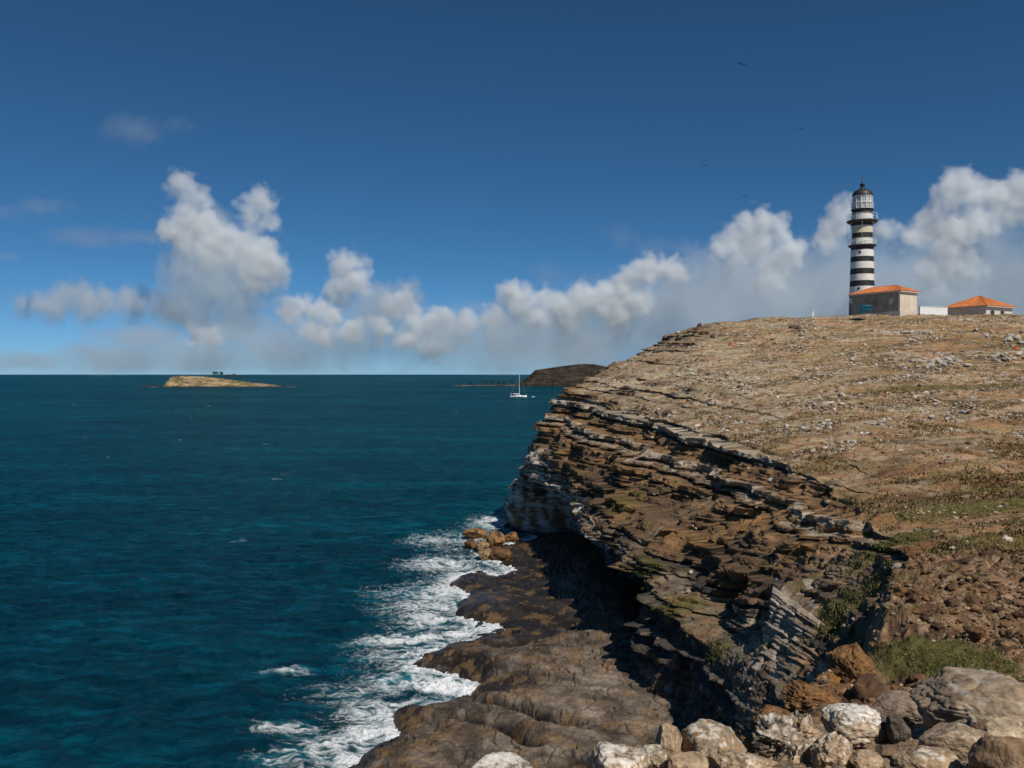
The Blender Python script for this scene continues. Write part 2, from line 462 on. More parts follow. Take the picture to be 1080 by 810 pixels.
PS = PS + nrm * (dsl - 0.75 - 0.9 * ss(0.12, 0.0, cu))[..., None] + np.array([0.35, 0.1, 0]) * (ovo * 18)[..., None] + np.array([5.2, 1.6, 0.9]) * (ovt / 0.12)[..., None] - np.array([0, 0, 0.5]) * ss(0.02, 0, np.where(ovt > 0, ovt, 1))[..., None]
PS[..., 2] += 0.25 * fbm(PS[..., 0] / 1.5, PS[..., 1] / 1.5, 0 * SU, 4, 167) * ss(0, .03, ovt)
s1 = fbm(PS[..., 0] / 1.6, PS[..., 1] / 1.6, PS[..., 2] / 1.6, 4, 161); s2 = fbm(PS[..., 0] * 2, PS[..., 1] * 0.7, PS[..., 2] * 2, 4, 163)
CB = np.zeros(PS.shape) + np.array([0.31, 0.25, 0.195])
CB = mixc(CB, (0.44, 0.375, 0.30), ss(-0.1, 0.35, s2)); CB = mixc(CB, (0.19, 0.14, 0.105), ss(0.4, 0.2, sc_[sl]) * 0.75)
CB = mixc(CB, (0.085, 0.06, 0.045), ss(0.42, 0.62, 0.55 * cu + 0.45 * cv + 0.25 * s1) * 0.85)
CB = mixc(CB, (0.25, 0.13, 0.05), ss(0.15, 0.0, np.hypot(cu - 0.72, (cv - 0.3) * 1.2) - 0.05 + 0.12 * s1) * 0.8)
CB = mixc(CB, (0.05, 0.042, 0.036), (sr_[sl] < -0.55) * 0.6)
tb_ = ss(0.0, 0.02, ovt + 0.01 * s2)
CB = mixc(CB, (0.20, 0.13, 0.07), tb_); CB = mixc(CB, (0.11, 0.095, 0.03), tb_ * ss(0.0, 0.3, s1) * 0.85); CB = mixc(CB, (0.42, 0.36, 0.29), tb_ * ss(0.25, 0.5, s2) * 0.8)
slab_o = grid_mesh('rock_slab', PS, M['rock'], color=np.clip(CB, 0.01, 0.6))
put(slab_o, 'tilted slab of thin pale beds above the dark gully', None, None, 'structure')
# ------------------------------------------------------------------ wave-cut shelf
SHORE = [(330, 850), (370, 812), (392, 795), (412, 776), (414, 758), (432, 752), (462, 752), (480, 746), (503, 741), (500, 722), (486, 716), (462, 713), (436, 709),
         (434, 702), (446, 694), (462, 688), (490, 681), (508, 672), (500, 660), (486, 652), (494, 640), (488, 628), (474, 617), (484, 606),
         (505, 603), (525, 609), (540, 602), (528, 596), (514, 590), (512, 581), (536, 575), (556, 570), (580, 562), (640, 566), (760, 640), (900, 800), (700, 900), (330, 900)]
SH = np.array([SEA(a, b) for a, b in SHORE])
def sdf_poly(px, py, poly):
    best = np.full(px.shape, 1e9); inside = np.zeros(px.shape, bool)
    n = len(poly)
    for i in range(n):
        ax, ay = poly[i]; bx, by = poly[(i + 1) % n]
        ex, ey = bx - ax, by - ay
        t = np.clip(((px - ax) * ex + (py - ay) * ey) / (ex * ex + ey * ey), 0, 1)
        best = np.minimum(best, np.hypot(px - ax - t * ex, py - ay - t * ey))
        cond = ((ay > py) != (by > py)) & (px < (bx - ax) * (py - ay) / (by - ay + 1e-12) + ax)
        inside ^= cond
    return np.where(inside, best, -best)

sr = [27.0]
while sr[-1] < 112: sr.append(sr[-1] + max(0.09, sr[-1] ** 2 / (900 * 18) * 0.8))
sr = np.array(sr)
sx = np.linspace(-13, 13, 620)
gx, gy = np.meshgrid(sx, sr)
gx = gx + 0.35 * fbm(gx / 2, gy / 2, 0 * gx, 3, 301) * 0
sdw = sdf_poly(gx + 0.9 * fbm(gx / 3, gy / 3, 0 * gx, 4, 303), gy + 1.2 * fbm(gx / 3, gy / 3, 0 * gx, 4, 305), SH)
zz = np.where(sdw > 0, 1.75 * (1 - np.exp(-sdw / 1.7)), sdw * 0.8)
zz = np.where(sdw > 0, zz * (1 - 0.62 * ss(56, 66, gy) * ss(11, 5, sdw)), zz)
zz = np.maximum(zz, -2.5)
zz += 0.11 * fbm(gx / 4, gy / 4, 0 * gx, 3, 311) * ss(-1, 2, sdw)
rot = 0.5
u_ = gx * math.cos(rot) + gy * math.sin(rot); v_ = -gx * math.sin(rot) + gy * math.cos(rot)
lay = zz * 1.0 + 0.10 * u_ + 0.25 * fbm(gx / 5, gy / 5, 0 * gx, 3, 321)
zz += -0.28 * np.sin(2 * np.pi * lay / 0.34) * 0.34 / (2 * np.pi) * 0.5 * ss(0.3, 2, sdw)
zz += 0.05 * fbm(gx * 0.9, gy * 0.9, 0 * gx, 3, 331, 0.5) * ss(-0.5, 1, sdw)
crk = 1 - np.abs(fbm(gx / 1.9 + 3, gy / 2.6, 0 * gx, 3, 333, 0.5)) * 2
zz -= 0.16 * ss(0.86, 1.0, crk) * ss(0.3, 1.5, sdw)
lam_ = np.floor((u_ * 0.22 + v_ * 0.05 + 0.5 * fbm(gx / 4, gy / 4, 0 * gx, 3, 335)) / 0.12)
lay2 = (zz + 0.055 * u_ + 0.03 * v_ + 0.16 * fbm(gx / 3, gy / 3, 0 * gx, 4, 337)) / 0.13
frc = lay2 - np.floor(lay2)
zz += 0.13 * (ss(0.90, 1.0, frc) - frc) * 0.9 * ss(0.3, 1.5, sdw)
zz += 0.015 * (h01(lam_, lam_, 0, 9) - 0.5) * ss(0.5, 2, sdw)
# domes and rounded masses towards the water (centre pixel, z, radii, rise)
for px, py, rx, ry, hgt in [(560, 735, 1.9, 1.4, 1.5), (533, 744, 1.4, 1.0, 1.1), (478, 778, 2.4, 1.6, 1.5),
                            (590, 775, 1.2, 0.9, 0.6), (560, 770, 1.0, 0.8, 0.6), (612, 782, 0.9, 0.7, 0.5), (630, 793, 0.8, 0.6, 0.5), (500, 760, 1.8, 1.0, 0.7), (525, 625, 3.5, 4.5, 0.4)]:
    cx, cy = SEA(px, py, 1.5)
    r_ = np.hypot((gx - cx) / rx, (gy - cy) / ry) + 0.15 * pn(gx / 1.5, gy / 1.5, 0 * gx, 341)
    zz = np.where(sdw > -1.5, np.maximum(zz, (0.95 + 0.6 * hgt) * np.clip(1 - r_ ** 2, 0, 1) ** 0.4 - 0.2 + 0.04 * fbm(gx * 2, gy * 2, 0 * gx, 1, 345)), zz)
for pts, wd, dp in [([(415, 762), (470, 752), (530, 765), (560, 785)], 0.5, 1.0), ([(505, 735), (540, 742), (575, 758), (600, 765)], 0.45, 0.9), ([(500, 672), (540, 676), (560, 672)], 0.6, 0.5)]:
    q_ = [SEA(a, b, 1.5) for a, b in pts]
    dd = np.full(gx.shape, 1e9)
    for (ax, ay), (bx, by) in zip(q_[:-1], q_[1:]):
        ex, ey = bx - ax, by - ay
        t = np.clip(((gx - ax) * ex + (gy - ay) * ey) / (ex * ex + ey * ey), 0, 1)
        dd = np.minimum(dd, np.hypot(gx - ax - t * ex, gy - ay - t * ey))
    zz -= dp * np.exp(-(dd / wd) ** 2)
n1 = fbm(gx / 2.5, gy / 2.5, zz, 4, 351); n2 = fbm(gx * 0.9, gy * 0.4, zz, 4, 361)
CS = np.zeros(gx.shape + (3,)) + np.array([0.165, 0.13, 0.10])
CS = mixc(CS, (0.10, 0.075, 0.055), ss(-0.1, 0.5, n1))
CS = mixc(CS, (0.20, 0.165, 0.13), ss(0.0, 0.5, n2) * 0.7)
CS = mixc(CS, (0.15, 0.082, 0.03), ss(5.5, 2.5, sdw + 2 * n1) * ss(0.2, 1.6, sdw) * ss(-0.15, 0.3, fbm(gx / 3.5, gy / 3.5, zz, 3, 373)) * 0.8)
CS = mixc(CS, (0.022, 0.017, 0.013), ss(1.62, 0.95, zz + 0.45 * n1 + 0.12 * n2) * 0.95)
CS = mixc(CS, (0.04, 0.032, 0.025), ss(0.8, 1.0, crk) * 0.8)
CS = CS * (0.78 + 0.44 * h01(lam_, lam_, 0, 9))[..., None] * (0.75 + 0.5 * h01(np.floor(lay2), np.floor(lay2), 0, 19))[..., None]
CS = mixc(CS, (0.20, 0.12, 0.055), ss(0.12, 0.4, fbm(gx / 1.6, gy / 1.6, zz, 5, 375, 0.6)) * 0.55)
CS = mixc(CS, (0.05, 0.04, 0.03), ss(0.2, 0.6, fbm(gx * 0.7, gy * 0.3, zz * 2, 4, 371)) * 0.6)
shelf = grid_mesh('rock_shelf', np.stack([gx, gy, zz], -1), M['shelf'], color=np.clip(CS, 0.006, 0.6))
put(shelf, 'flat grey brown rock shelf at the foot of the cliff', None, None, 'structure')

# ------------------------------------------------------------------ the sea
sea_py = np.concatenate([395 + 0.25 * 1.35 ** np.arange(7), np.linspace(397, 830, 640), np.linspace(832, 1400, 60)])
sy = EYE * 900.0 / (sea_py - 395)
sy = np.concatenate([[400000, 150000], sy])
ang = np.concatenate([np.linspace(-6, -0.66, 60), np.linspace(-0.655, 0.16, 1000), np.linspace(0.17, 6, 70)])
A, YY = np.meshgrid(ang, sy)
XX = A * YY
dY = np.abs(np.gradient(YY, axis=0)); dX = np.abs(np.gradient(XX, axis=1))
ZW = np.zeros(XX.shape)
DX = np.zeros(XX.shape); DYw = np.zeros(XX.shape)
wind = R(205)
for k in range(46):
    lam = 0.5 * (1.085 ** k) * random.uniform(0.9, 1.1)
    a_ = wind + random.gauss(0, 0.55)
    kx, ky = math.cos(a_) * 2 * math.pi / lam, math.sin(a_) * 2 * math.pi / lam
    keep = ss(0.55, 0.2, (np.abs(kx) * dX + np.abs(ky) * dY) / (2 * math.pi))
    am = 0.0088 * lam ** 0.7 if lam < 5 else 0.0088 * 5 ** 0.7 * (5 / lam) ** 0.55
    ph = kx * XX + ky * YY + random.uniform(0, 6.28)
    ZW += keep * am * np.sin(ph)
    DX += keep * am * 0.9 * math.cos(a_) * np.cos(ph); DYw += keep * am * 0.9 * math.sin(a_) * np.cos(ph)
ZW += ss(300, 100, YY) * 0.05 * fbm(XX / 1.2, YY / 1.2, 0 * XX, 3, 401)
# foam from the broken water along the rocks
near_ = (YY < 170) & (np.abs(XX) < 60)
sdS = np.full(XX.shape, -99.0)
sdS[near_] = sdf_poly(XX[near_], YY[near_], SH)
dsh = -sdS
wx = XX + 0.8 * fbm(XX / 3, YY / 3, 0 * XX, 3, 411); wy = YY + 0.9 * fbm(XX / 3, YY / 3, 0 * XX, 3, 421)
web = 1 - np.abs(fbm(wx / 2.0, wy / 0.9, 0 * XX, 5, 431, 0.6)) * 2.3                       # thin white webs
fine = fbm(wx / 0.45, wy / 0.28, 0 * XX, 4, 441, 0.7)
FB = [  # foam patches: pixel, radii in metres, strength
 (500, 570, 9, 9, 0.55), (455, 570, 5.0, 5, 0.55), (470, 625, 5.5, 7, 0.75), (455, 655, 4.6, 4.5, 0.7), (490, 668, 3.0, 1.8, 0.95), (430, 677, 5.0, 2.2, 0.95), (395, 680, 3, 1.3, 0.7),
 (440, 700, 2.4, 2.5, 0.6), (468, 727, 2.4, 2.0, 1.3), (440, 722, 2.6, 1.6, 0.9), (490, 733, 1.6, 1.2, 1.2), (400, 752, 4.0, 2.6, 0.7), (395, 775, 2.6, 2.4, 0.95), (350, 790, 3.4, 2.6, 0.65), (300, 770, 3.2, 1.2, 0.62),
 (320, 800, 3.4, 1.5, 0.55), (300, 710, 2.4, 0.7, 0.62), (320, 706, 1.8, 0.5, 0.62), (420, 745, 2, 1, 0.7), (540, 603, 2.5, 1.2, 0.8), (520, 590, 4, 3, 0.6), (365, 805, 2.2, 2.2, 0.9), (380, 730, 5, 3, 0.36), (425, 625, 5, 4, 0.4), (520, 552, 5, 9, 0.75), (535, 575, 4, 5, 0.7), (465, 595, 6, 6, 0.7), (450, 640, 6, 5, 0.65), (430, 690, 5, 3, 0.6), (410, 720, 4, 3, 0.55),
 (158, 408, 16, 60, 0.8), (305, 408, 14, 60, 0.7)]
fo = np.zeros(XX.shape)
for px, py, rx, ry, st in FB:
    cx, cy = SEA(px, py)
    r_ = np.hypot((wx - cx) / (rx * 1.15), (wy - cy) / (ry * 1.2))
    fo = np.maximum(fo, (st + 0.12) * ss(1.15, 0.0, r_))
fo = np.maximum(fo, 0.95 * np.exp(-np.maximum(dsh, 0) / 2.2) * near_)
foam = ss(0.28, 1.25, fo * 1.05 + 0.48 * (web - 0.45) + 0.30 * fine) * ss(0.02, 0.15, fo)
caps = ss(0.62, 0.8, fbm(XX / 7, YY / 4, 0 * XX, 4, 451) + 0.3 * ss(0.05, 0.35, ZW)) * (YY < 700) * ss(0, 0.5, fine + 0.2)
caps = caps * 0.22 * (foam < 0.05) * ss(0.0, 0.3, fbm(XX / 40, YY / 40, 0 * XX, 2, 461))
churn = ss(0.05, 0.8, fo)
ZW += 0.10 * foam * np.maximum(0, web) + 0.18 * ss(0.7, 1.2, fo) * ss(0.1, 0.7, foam) * (0.5 + fine)
sea_mat = NT('sea_water')
p = sea_mat.pos()
fa = sea_mat.n('ShaderNodeAttribute', attribute_name='foam').outputs['Fac']
ca = sea_mat.n('ShaderNodeAttribute', attribute_name='churn').outputs['Fac']
big_ = sea_mat.noise(0.006, 3, 0.5, sea_mat.n('ShaderNodeMapping', {'Vector': p, 'Scale': (0.6, 1, 1)}).outputs[0])
med_ = sea_mat.noise(0.06, 4, 0.55, p)
wc = sea_mat.ramp(big_, [(0.35, (0.0005, 0.029, 0.048)), (0.65, (0.0007, 0.057, 0.076))])
wc = sea_mat.mix(sea_mat.ramp(med_, [(0.4, 0.0), (0.7, 0.35)]), wc, (0.0007, 0.053, 0.070))
wc = sea_mat.mix(sea_mat.math('MULTIPLY', ca, 0.5), wc, (0.02, 0.14, 0.165))
streak_shade = sea_mat.noise(0.05, 10, 0.78, sea_mat.n('ShaderNodeMapping', {'Vector': p, 'Scale': (0.45, 1.2, 1)}).outputs[0])
wc = sea_mat.mix(1.0, wc, sea_mat.ramp(streak_shade, [(0.34, 0.55), (0.5, 0.9), (0.66, 1.5)]), 'MULTIPLY')  # light and dark of unresolved far wavelets, put into the water colour
wave_shade = sea_mat.noise(0.55, 7, 0.68, sea_mat.n('ShaderNodeMapping', {'Vector': p, 'Rotation': (0, 0, 0.35), 'Scale': (0.5, 1.5, 1)}).outputs[0], 0.4)
wc = sea_mat.mix(1.0, wc, sea_mat.ramp(wave_shade, [(0.3, 0.35), (0.5, 0.9), (0.7, 2.1)]), 'MULTIPLY')  # lit and shaded sides of small waves, painted into the colour
wc = sea_mat.mix(fa, wc, (0.74, 0.77, 0.80))
ns = sea_mat.noise(0.9, 6, 0.62, sea_mat.n('ShaderNodeMapping', {'Vector': p, 'Scale': (0.8, 1.3, 1)}).outputs[0])
nl = sea_mat.noise(0.12, 3, 0.6, sea_mat.n('ShaderNodeMapping', {'Vector': p, 'Scale': (0.6, 1.4, 1)}).outputs[0])
hh = sea_mat.math('ADD', sea_mat.math('MULTIPLY', ns, 0.30), sea_mat.math('MULTIPLY', nl, 0.6))
bp = sea_mat.n('ShaderNodeBump', {'Strength': 1.0, 'Distance': 1.3, 'Height': hh})
fr = sea_mat.n('ShaderNodeFresnel', {'IOR': 1.33, 'Normal': bp.outputs[0]}).outputs[0]
fr = sea_mat.math('MULTIPLY', sea_mat.math('MULTIPLY', fr, 0.12), sea_mat.math('SUBTRACT', 1.0, fa))          # a polarising filter takes most of the glare
df = sea_mat.n('ShaderNodeBsdfDiffuse', {'Color': wc, 'Normal': bp.outputs[0]})
gl = sea_mat.n('ShaderNodeBsdfGlossy', {'Color': (0.6, 0.88, 1.0, 1), 'Roughness': 0.16, 'Normal': bp.outputs[0]})
ms = sea_mat.n('ShaderNodeMixShader', {0: fr, 1: df.outputs[0], 2: gl.outputs[0]})
sea_mat.t.links.new(ms.outputs[0], sea_mat.out.inputs[0])
sea = grid_mesh('sea', np.stack([XX + DX, YY + DYw, ZW], -1), sea_mat.m, attrs={'foam': np.clip(foam + caps, 0, 1), 'churn': churn})
put(sea, 'deep teal sea with small wind waves', None, None, 'structure')
# ------------------------------------------------------------------ the near slope in front of the camera
CP = [U(*c) for c in [(1080, 600, 30), (1030, 610, 29), (1150, 600, 31), (985, 590, 30.5), (1080, 640, 25), (1200, 640, 26), (1010, 640, 24.5), (955, 645, 23), (1080, 690, 19), (1010, 690, 18.5), (962, 688, 18),
      (1080, 722, 15), (1000, 726, 14.5), (980, 745, 13.3), (930, 748, 14), (945, 776, 12.3), (905, 712, 17.5), (880, 726, 16.6), (850, 748, 15), (818, 775, 13.4), (790, 812, 11), (850, 815, 10), (930, 805, 9.8),
      (1000, 815, 9.2), (1080, 815, 8.8), (700, 828, 9.5), (640, 835, 9), (560, 840, 8.8), (500, 845, 8.5), (1300, 760, 12), (1300, 690, 20)]]
CP += [(0, 0, 18.3), (4, 2, 18.2), (8, 4, 17.9), (-3, 1, 18), (3, 6, 17), (8, 7, 17), (-4, 5, 16), (-6, 8, 12.5), (12, 6, 17.5), (7.6, 17.3, 13.0), (9.2, 22, 11.6), (20, 30, 13.6), (25, 20, 15)]
CP = np.array(CP)
def rbf_fit(pts):
    n = len(pts)
    Rm = np.hypot(pts[:, None, 0] - pts[None, :, 0], pts[:, None, 1] - pts[None, :, 1])
    Amat = np.zeros((n + 3, n + 3)); Amat[:n, :n] = -Rm - 0.02 * np.eye(n)
    Amat[:n, n] = 1; Amat[:n, n + 1:] = pts[:, :2]; Amat[n, :n] = 1; Amat[n + 1:, :n] = pts[:, :2].T
    return np.linalg.solve(Amat, np.concatenate([pts[:, 2], [0, 0, 0]]))
cw = rbf_fit(CP)
def near_z(X_, Y_):
    z_ = cw[-3] + cw[-2] * X_ + cw[-1] * Y_
    for (a, b, _), w_ in zip(CP, cw[:-3]): z_ = z_ - w_ * np.hypot(X_ - a, Y_ - b)
    return z_
EDGE = np.array([(-9, 1), (-5, 6), (-1.5, 9.7), (1, 10.3), (2.6, 11), (3.9, 13), (5.2, 15.8), (7.3, 18.8), (9.2, 21), (10.4, 24.5), (13.6, 30.3), (15.5, 33), (40, 33), (40, -20), (-9, -20)])
ty = 0.8 * np.exp(np.linspace(0, math.log(33 / 0.8), 1500))
tx = np.concatenate([np.linspace(-1.6, -0.22, 60), np.linspace(-0.21, 0.64, 900), np.linspace(0.65, 1.6, 60)])
tX, tY = np.meshgrid(tx, ty); tX = tX * tY
e = sdf_poly(tX + 0.5 * fbm(tX / 1.5, tY / 1.5, 0 * tX, 3, 501), tY + 0.5 * fbm(tX / 1.5, tY / 1.5, 0 * tX, 3, 503), EDGE)
nz0 = near_z(tX, tY)
drop = np.maximum(0, -e)
nz = nz0 - 2.6 * drop - 1.0 * ss(0.2, -0.3, e) + 0
rub = ss(13, 17, tY)
r1 = fbm(tX / 1.4, tY / 1.4, nz0 / 1.4, 4, 511, 0.5); r2 = fbm(tX * 1.3, tY * 1.3, nz0 * 1.3, 3, 521, 0.5, True)
mound = np.hypot((tX - 8.3) / 1.7, (tY - 17.3) / 2.6)
mg = ss(1.15, 0.6, mound + 0.2 * r1)
nz = nz + 0.16 * r1 + (0.08 + 0.16 * rub * (1 - mg)) * np.maximum(r2 - 0.7, -0.3) + 0.25 * mg
nz += 0.35 * (np.floor((nz + 0.3 * r1) / 0.4) * 0.4 - nz) * ss(0.3, -0.3, e)
nz = np.maximum(nz, -2)
nn = fbm(tX * 0.7, tY * 0.7, nz, 4, 531); nm = fbm(tX * 3, tY * 3, nz * 3, 4, 541, 0.65)
CN = np.zeros(tX.shape + (3,)) + np.array([0.19, 0.115, 0.062])
CN = mixc(CN, (0.09, 0.055, 0.03), ss(0.0, 0.4, nn) * rub)
CN = mixc(CN, (0.33, 0.235, 0.15), ss(0.1, 0.5, nm) * 0.8)
CN = mixc(CN, (0.30, 0.235, 0.17), (1 - rub) * ss(-0.3, 0.3, nn) * 0.8)
org = np.exp(-((tX - 5.9) / 1.5) ** 2 - ((tY - 15.9) / 2.2) ** 2)
CN = mixc(CN, (0.24, 0.11, 0.032), ss(0.25, 0.6, org + 0.25 * nn))
gm2 = np.maximum(mg * ss(-0.5, 0.1, nn + 0.4 * nm + 0.2), ss(0.25, 0.5, fbm(tX / 2.5, tY / 2.5, 0 * tX, 4, 551)) * rub * 0.5)
CN = mixc(CN, (0.10, 0.09, 0.028), gm2 * ss(-0.2, 0.3, e))
CN = mixc(CN, (0.075, 0.055, 0.042), ss(0.0, -1.5, e) * 0.8)
near_ground = grid_mesh('foreground_slope', np.stack([tX, tY, nz], -1), M['near'], color=np.clip(CN, 0.01, 0.6))
put(near_ground, 'rubbly brown slope in front of the camera with a grassy mound', None, None, 'structure')

# ------------------------------------------------------------------ far islands
def island(name, prof, Y, depth, dark, light, mat, label, seed, cliff=0.5):
    xs_ = np.array([(p_[0] - 540) / 900 * Y for p_ in prof]); zs_ = np.array([EYE - (p_[1] - 395) / 900 * Y for p_ in prof])
    gx_ = np.linspace(xs_[0] - 6, xs_[-1] + 6, 300); gv = np.linspace(-1, 1, 160)
    GX, GV = np.meshgrid(gx_, gv)
    h_ = np.interp(GX, xs_, zs_, left=-3, right=-3)
    sh = np.clip((1 - np.abs(GV)) / cliff, 0, 1) ** 0.55
    yy_ = Y + GV * depth + 0.1 * depth * fbm(GX / 30, GV * 2, 0 * GX, 4, seed)
    z_ = h_ * sh - 1.0 * (1 - sh) * 3
    z_ = z_ + 0.8 * fbm(GX / 12, yy_ / 12, 0 * GX, 4, seed + 3) * sh + 0.5 * (np.floor(z_ / 2.2) * 2.2 - z_) * (sh < 0.97)
    n_ = fbm(GX / 18, yy_ / 12, z_ / 2.0, 4, seed + 9)
    c_ = np.zeros(GX.shape + (3,)) + np.array(dark)
    c_ = mixc(c_, light, ss(-0.25, 0.35, n_))
    c_ = mixc(c_, (0.03, 0.028, 0.025), ss(1.6, 0.5, z_))
    o = grid_mesh(name, np.stack([GX, yy_, z_], -1), mat, color=c_)
    put(o, label, None, None, 'structure')
    return o
M['far'] = rock_surface('far_stone', 0.4, 0.3)
island('island', [(179.5, 408.5), (181, 402), (184, 398), (195, 396.8), (210, 397.2), (225, 398.5), (245, 401.5), (265, 404), (285, 406), (300, 408.2)], 1385, 34, (0.16, 0.13, 0.05), (0.38, 0.27, 0.17), M['far'],
       'small flat pale island with palms far out at sea', 601)
island('reef', [(148, 408), (153, 406.6), (160, 407.4), (166, 406.4), (174, 407.2), (180, 407.8)], 1380, 12, (0.03, 0.026, 0.022), (0.07, 0.055, 0.04), M['far'], 'low dark reef left of the small pale island', 651)
island('reef', [(298, 408), (302, 407.0), (306, 407.5), (311, 407.2), (316, 408)], 1380, 9, (0.03, 0.026, 0.022), (0.07, 0.055, 0.04), M['far'], 'low dark reef right of the small pale island', 661)
island('island', [(546, 407), (551, 402), (558, 397), (565, 390.6), (578, 388.6), (590, 386.8), (608, 384.6), (623, 384.4), (636, 387), (660, 392), (690, 400), (720, 407)], 1500, 90, (0.022, 0.016, 0.012), (0.055, 0.040, 0.03), M['far'],
       'dark steep island partly hidden behind the headland', 621, 0.4)
island('sand_spit', [(474, 408), (480, 406.8), (500, 406.4), (540, 406.0), (580, 405.8), (660, 406.5)], 1440, 14, (0.045, 0.04, 0.024), (0.22, 0.165, 0.115), M['far'], 'low sandy spit with dark shrubs in front of the dark island', 641)

M['bark'] = paint('far_bark', (0.06, 0.045, 0.03))
M['frond'] = paint('far_frond', (0.035, 0.05, 0.02), 0.8, 0.4, 0.8)
def palm(px, py, Y, hgt, label, grp, seed, bushy=False):
    r_ = random.Random(seed)
    root = bpy.data.objects.new('broadleaf_tree' if bushy else 'palm_tree', None); COL.objects.link(root)
    root.location = U(px, py, Y)
    put(root, label, 'tree', grp)
    V, T = [], []
    lean = r_.uniform(-.15, .15)
    for k in range(7):
        f_ = k / 6
        for a in range(6):
            rr = 0.35 * (1 - 0.5 * f_)
            V.append((rr * math.cos(a * 1.047) + lean * f_ * f_ * hgt, rr * math.sin(a * 1.047), f_ * hgt * (0.6 if bushy else 0.86)))
    for k in range(6):
        for a in range(6):
            i, j = k * 6 + a, k * 6 + (a + 1) % 6
            T.append((i, j, j + 6, i + 6))
    soup('trunk', V, T, M['bark'], parent=root)
    V, T = [], []
    cx, cz = lean * hgt * (0.4 if bushy else 0.8), hgt * (0.62 if bushy else 0.86)
    if bushy:
        for k in range(420):
            d = Vector((r_.gauss(0, 1), r_.gauss(0, 1), r_.gauss(0, .8))).normalized() * (r_.random() ** .4)
            p_ = Vector((cx + d.x * hgt * .45, d.y * hgt * .45, cz + d.z * hgt * .36))
            b = len(V)
            for q_ in range(4): V.append(tuple(p_ + Vector((r_.uniform(-.45, .45), r_.uniform(-.45, .45), r_.uniform(-.35, .35)))))
            T.append((b, b + 1, b + 2, b + 3))
    else:
        for k in range(30):
            a = r_.uniform(0, 6.28); L_ = hgt * r_.uniform(.3, .46); up_ = r_.uniform(-.2, 1.0)
            prev = None
            for s_ in range(6):
                t_ = s_ / 5
                p_ = Vector((cx + math.cos(a) * L_ * t_, math.sin(a) * L_ * t_, cz + L_ * (up_ * t_ - 1.1 * t_ * t_)))
                w_ = 0.5 * math.sin(math.pi * min(1, t_ * .85 + .15)) + .05
                sdv = Vector((-math.sin(a), math.cos(a), -.5)) * w_
                V += [tuple(p_ + sdv), tuple(p_), tuple(p_ - Vector((-math.sin(a), math.cos(a), .5)) * w_)]
                b = len(V) - 3
                if prev is not None:
                    T += [(prev, prev + 1, b + 1, b), (prev + 1, prev + 2, b + 2, b + 1)]
                prev = b
    soup('crown', V, T, M['frond'], parent=root)
for i, (px, top, bot, lab) in enumerate([(225.8, 391.5, 398.6, 'leftmost and tall palm of the clump on the pale island'), (228.6, 391.6, 399, 'second palm from the left in the clump on the pale island'), (233, 391.6, 399.5, 'third tall palm standing right of the close pair on the pale island'),
        (238.3, 394.8, 400.3, 'short palm at the middle of the row on the pale island'), (241, 394.6, 400.7, 'second short palm at the middle of the row on the pale island'), (246.3, 393.8, 401.5, 'taller palm standing alone right of the two short ones on the pale island'),
        (253.3, 394.8, 402.5, 'rightmost palm of the row on the pale island')]):
    palm(px, bot, 1385, (bot - top) / 900 * 1385, lab, 'palms on the pale island', 40 + i)
for i, (px, top, lab) in enumerate([(496, 402.6, 'leftmost low tree on the sandy spit'), (512, 400.2, 'second tree from the left on the sandy spit'), (519, 400.4, 'larger round tree just right of the second on the sandy spit'), (526, 402, 'small low tree between the two round ones on the sandy spit'),
        (532, 401.6, 'small tree just left of the yacht mast on the sandy spit'), (540, 399.8, 'tallest tree on the sandy spit left of the yacht mast')]):
    palm(px, 406.4, 1440, (406.4 - top) / 900 * 1440, lab, 'trees on the sandy spit', 60 + i, True)

# ------------------------------------------------------------------ rocks
def ico(sub):
    bm = bmesh.new(); bmesh.ops.create_icosphere(bm, subdivisions=sub, radius=1)
    V = np.array([v.co[:] for v in bm.verts]); T = np.array([[v.index for v in f.verts] for f in bm.faces]); bm.free()
    return V, T
ICO = {k: ico(k) for k in (1, 2, 3, 4, 5, 6)}
def rock(seed, size=(1, 1, 1), sub=5, facets=11, rough=0.08, round_=0.06, grooves=0.0):
    """a boulder: a block cut by random planes, worn and roughened"""
    g = np.random.default_rng(seed)
    V, T = ICO[sub]
    d = V / np.linalg.norm(V, axis=1)[:, None]
    nrm = g.normal(size=(facets, 3)); nrm /= np.linalg.norm(nrm, axis=1)[:, None]
    off = g.uniform(0.62, 1.0, facets)
    dn = d @ nrm.T
    rr = np.where(dn > 0.05, off / np.maximum(dn, 0.05), 9)
    k = 20 / (round_ + 0.15)
    r_ = -np.log(np.exp(-k * rr).sum(1) + np.exp(-k * 1.15)) / k
    r_ = r_ * (1 - round_) + 0.9 * round_
    p_ = d * r_[:, None]
    n1 = fbm(p_[:, 0] * 2.2 + seed, p_[:, 1] * 2.2, p_[:, 2] * 2.2, 6, seed, 0.55)
    n2 = fbm(p_[:, 0] * 5 + seed, p_[:, 1] * 5, p_[:, 2] * 5, 4, seed + 5, 0.6, True)
    r2 = 1 + rough * n1 - rough * 0.18 * np.maximum(n2 - 0.9, 0) * 1.5
    if grooves: r2 = r2 - grooves * ss(0.75, 1.0, 1 - np.abs(pn(p_[:, 0] * 1.1 + seed, p_[:, 1] * 1.1, p_[:, 2] * 4, seed + 8)) * 2.4)
    p_ = p_ * r2[:, None]
    return p_ * np.array(size), T, n1, n2
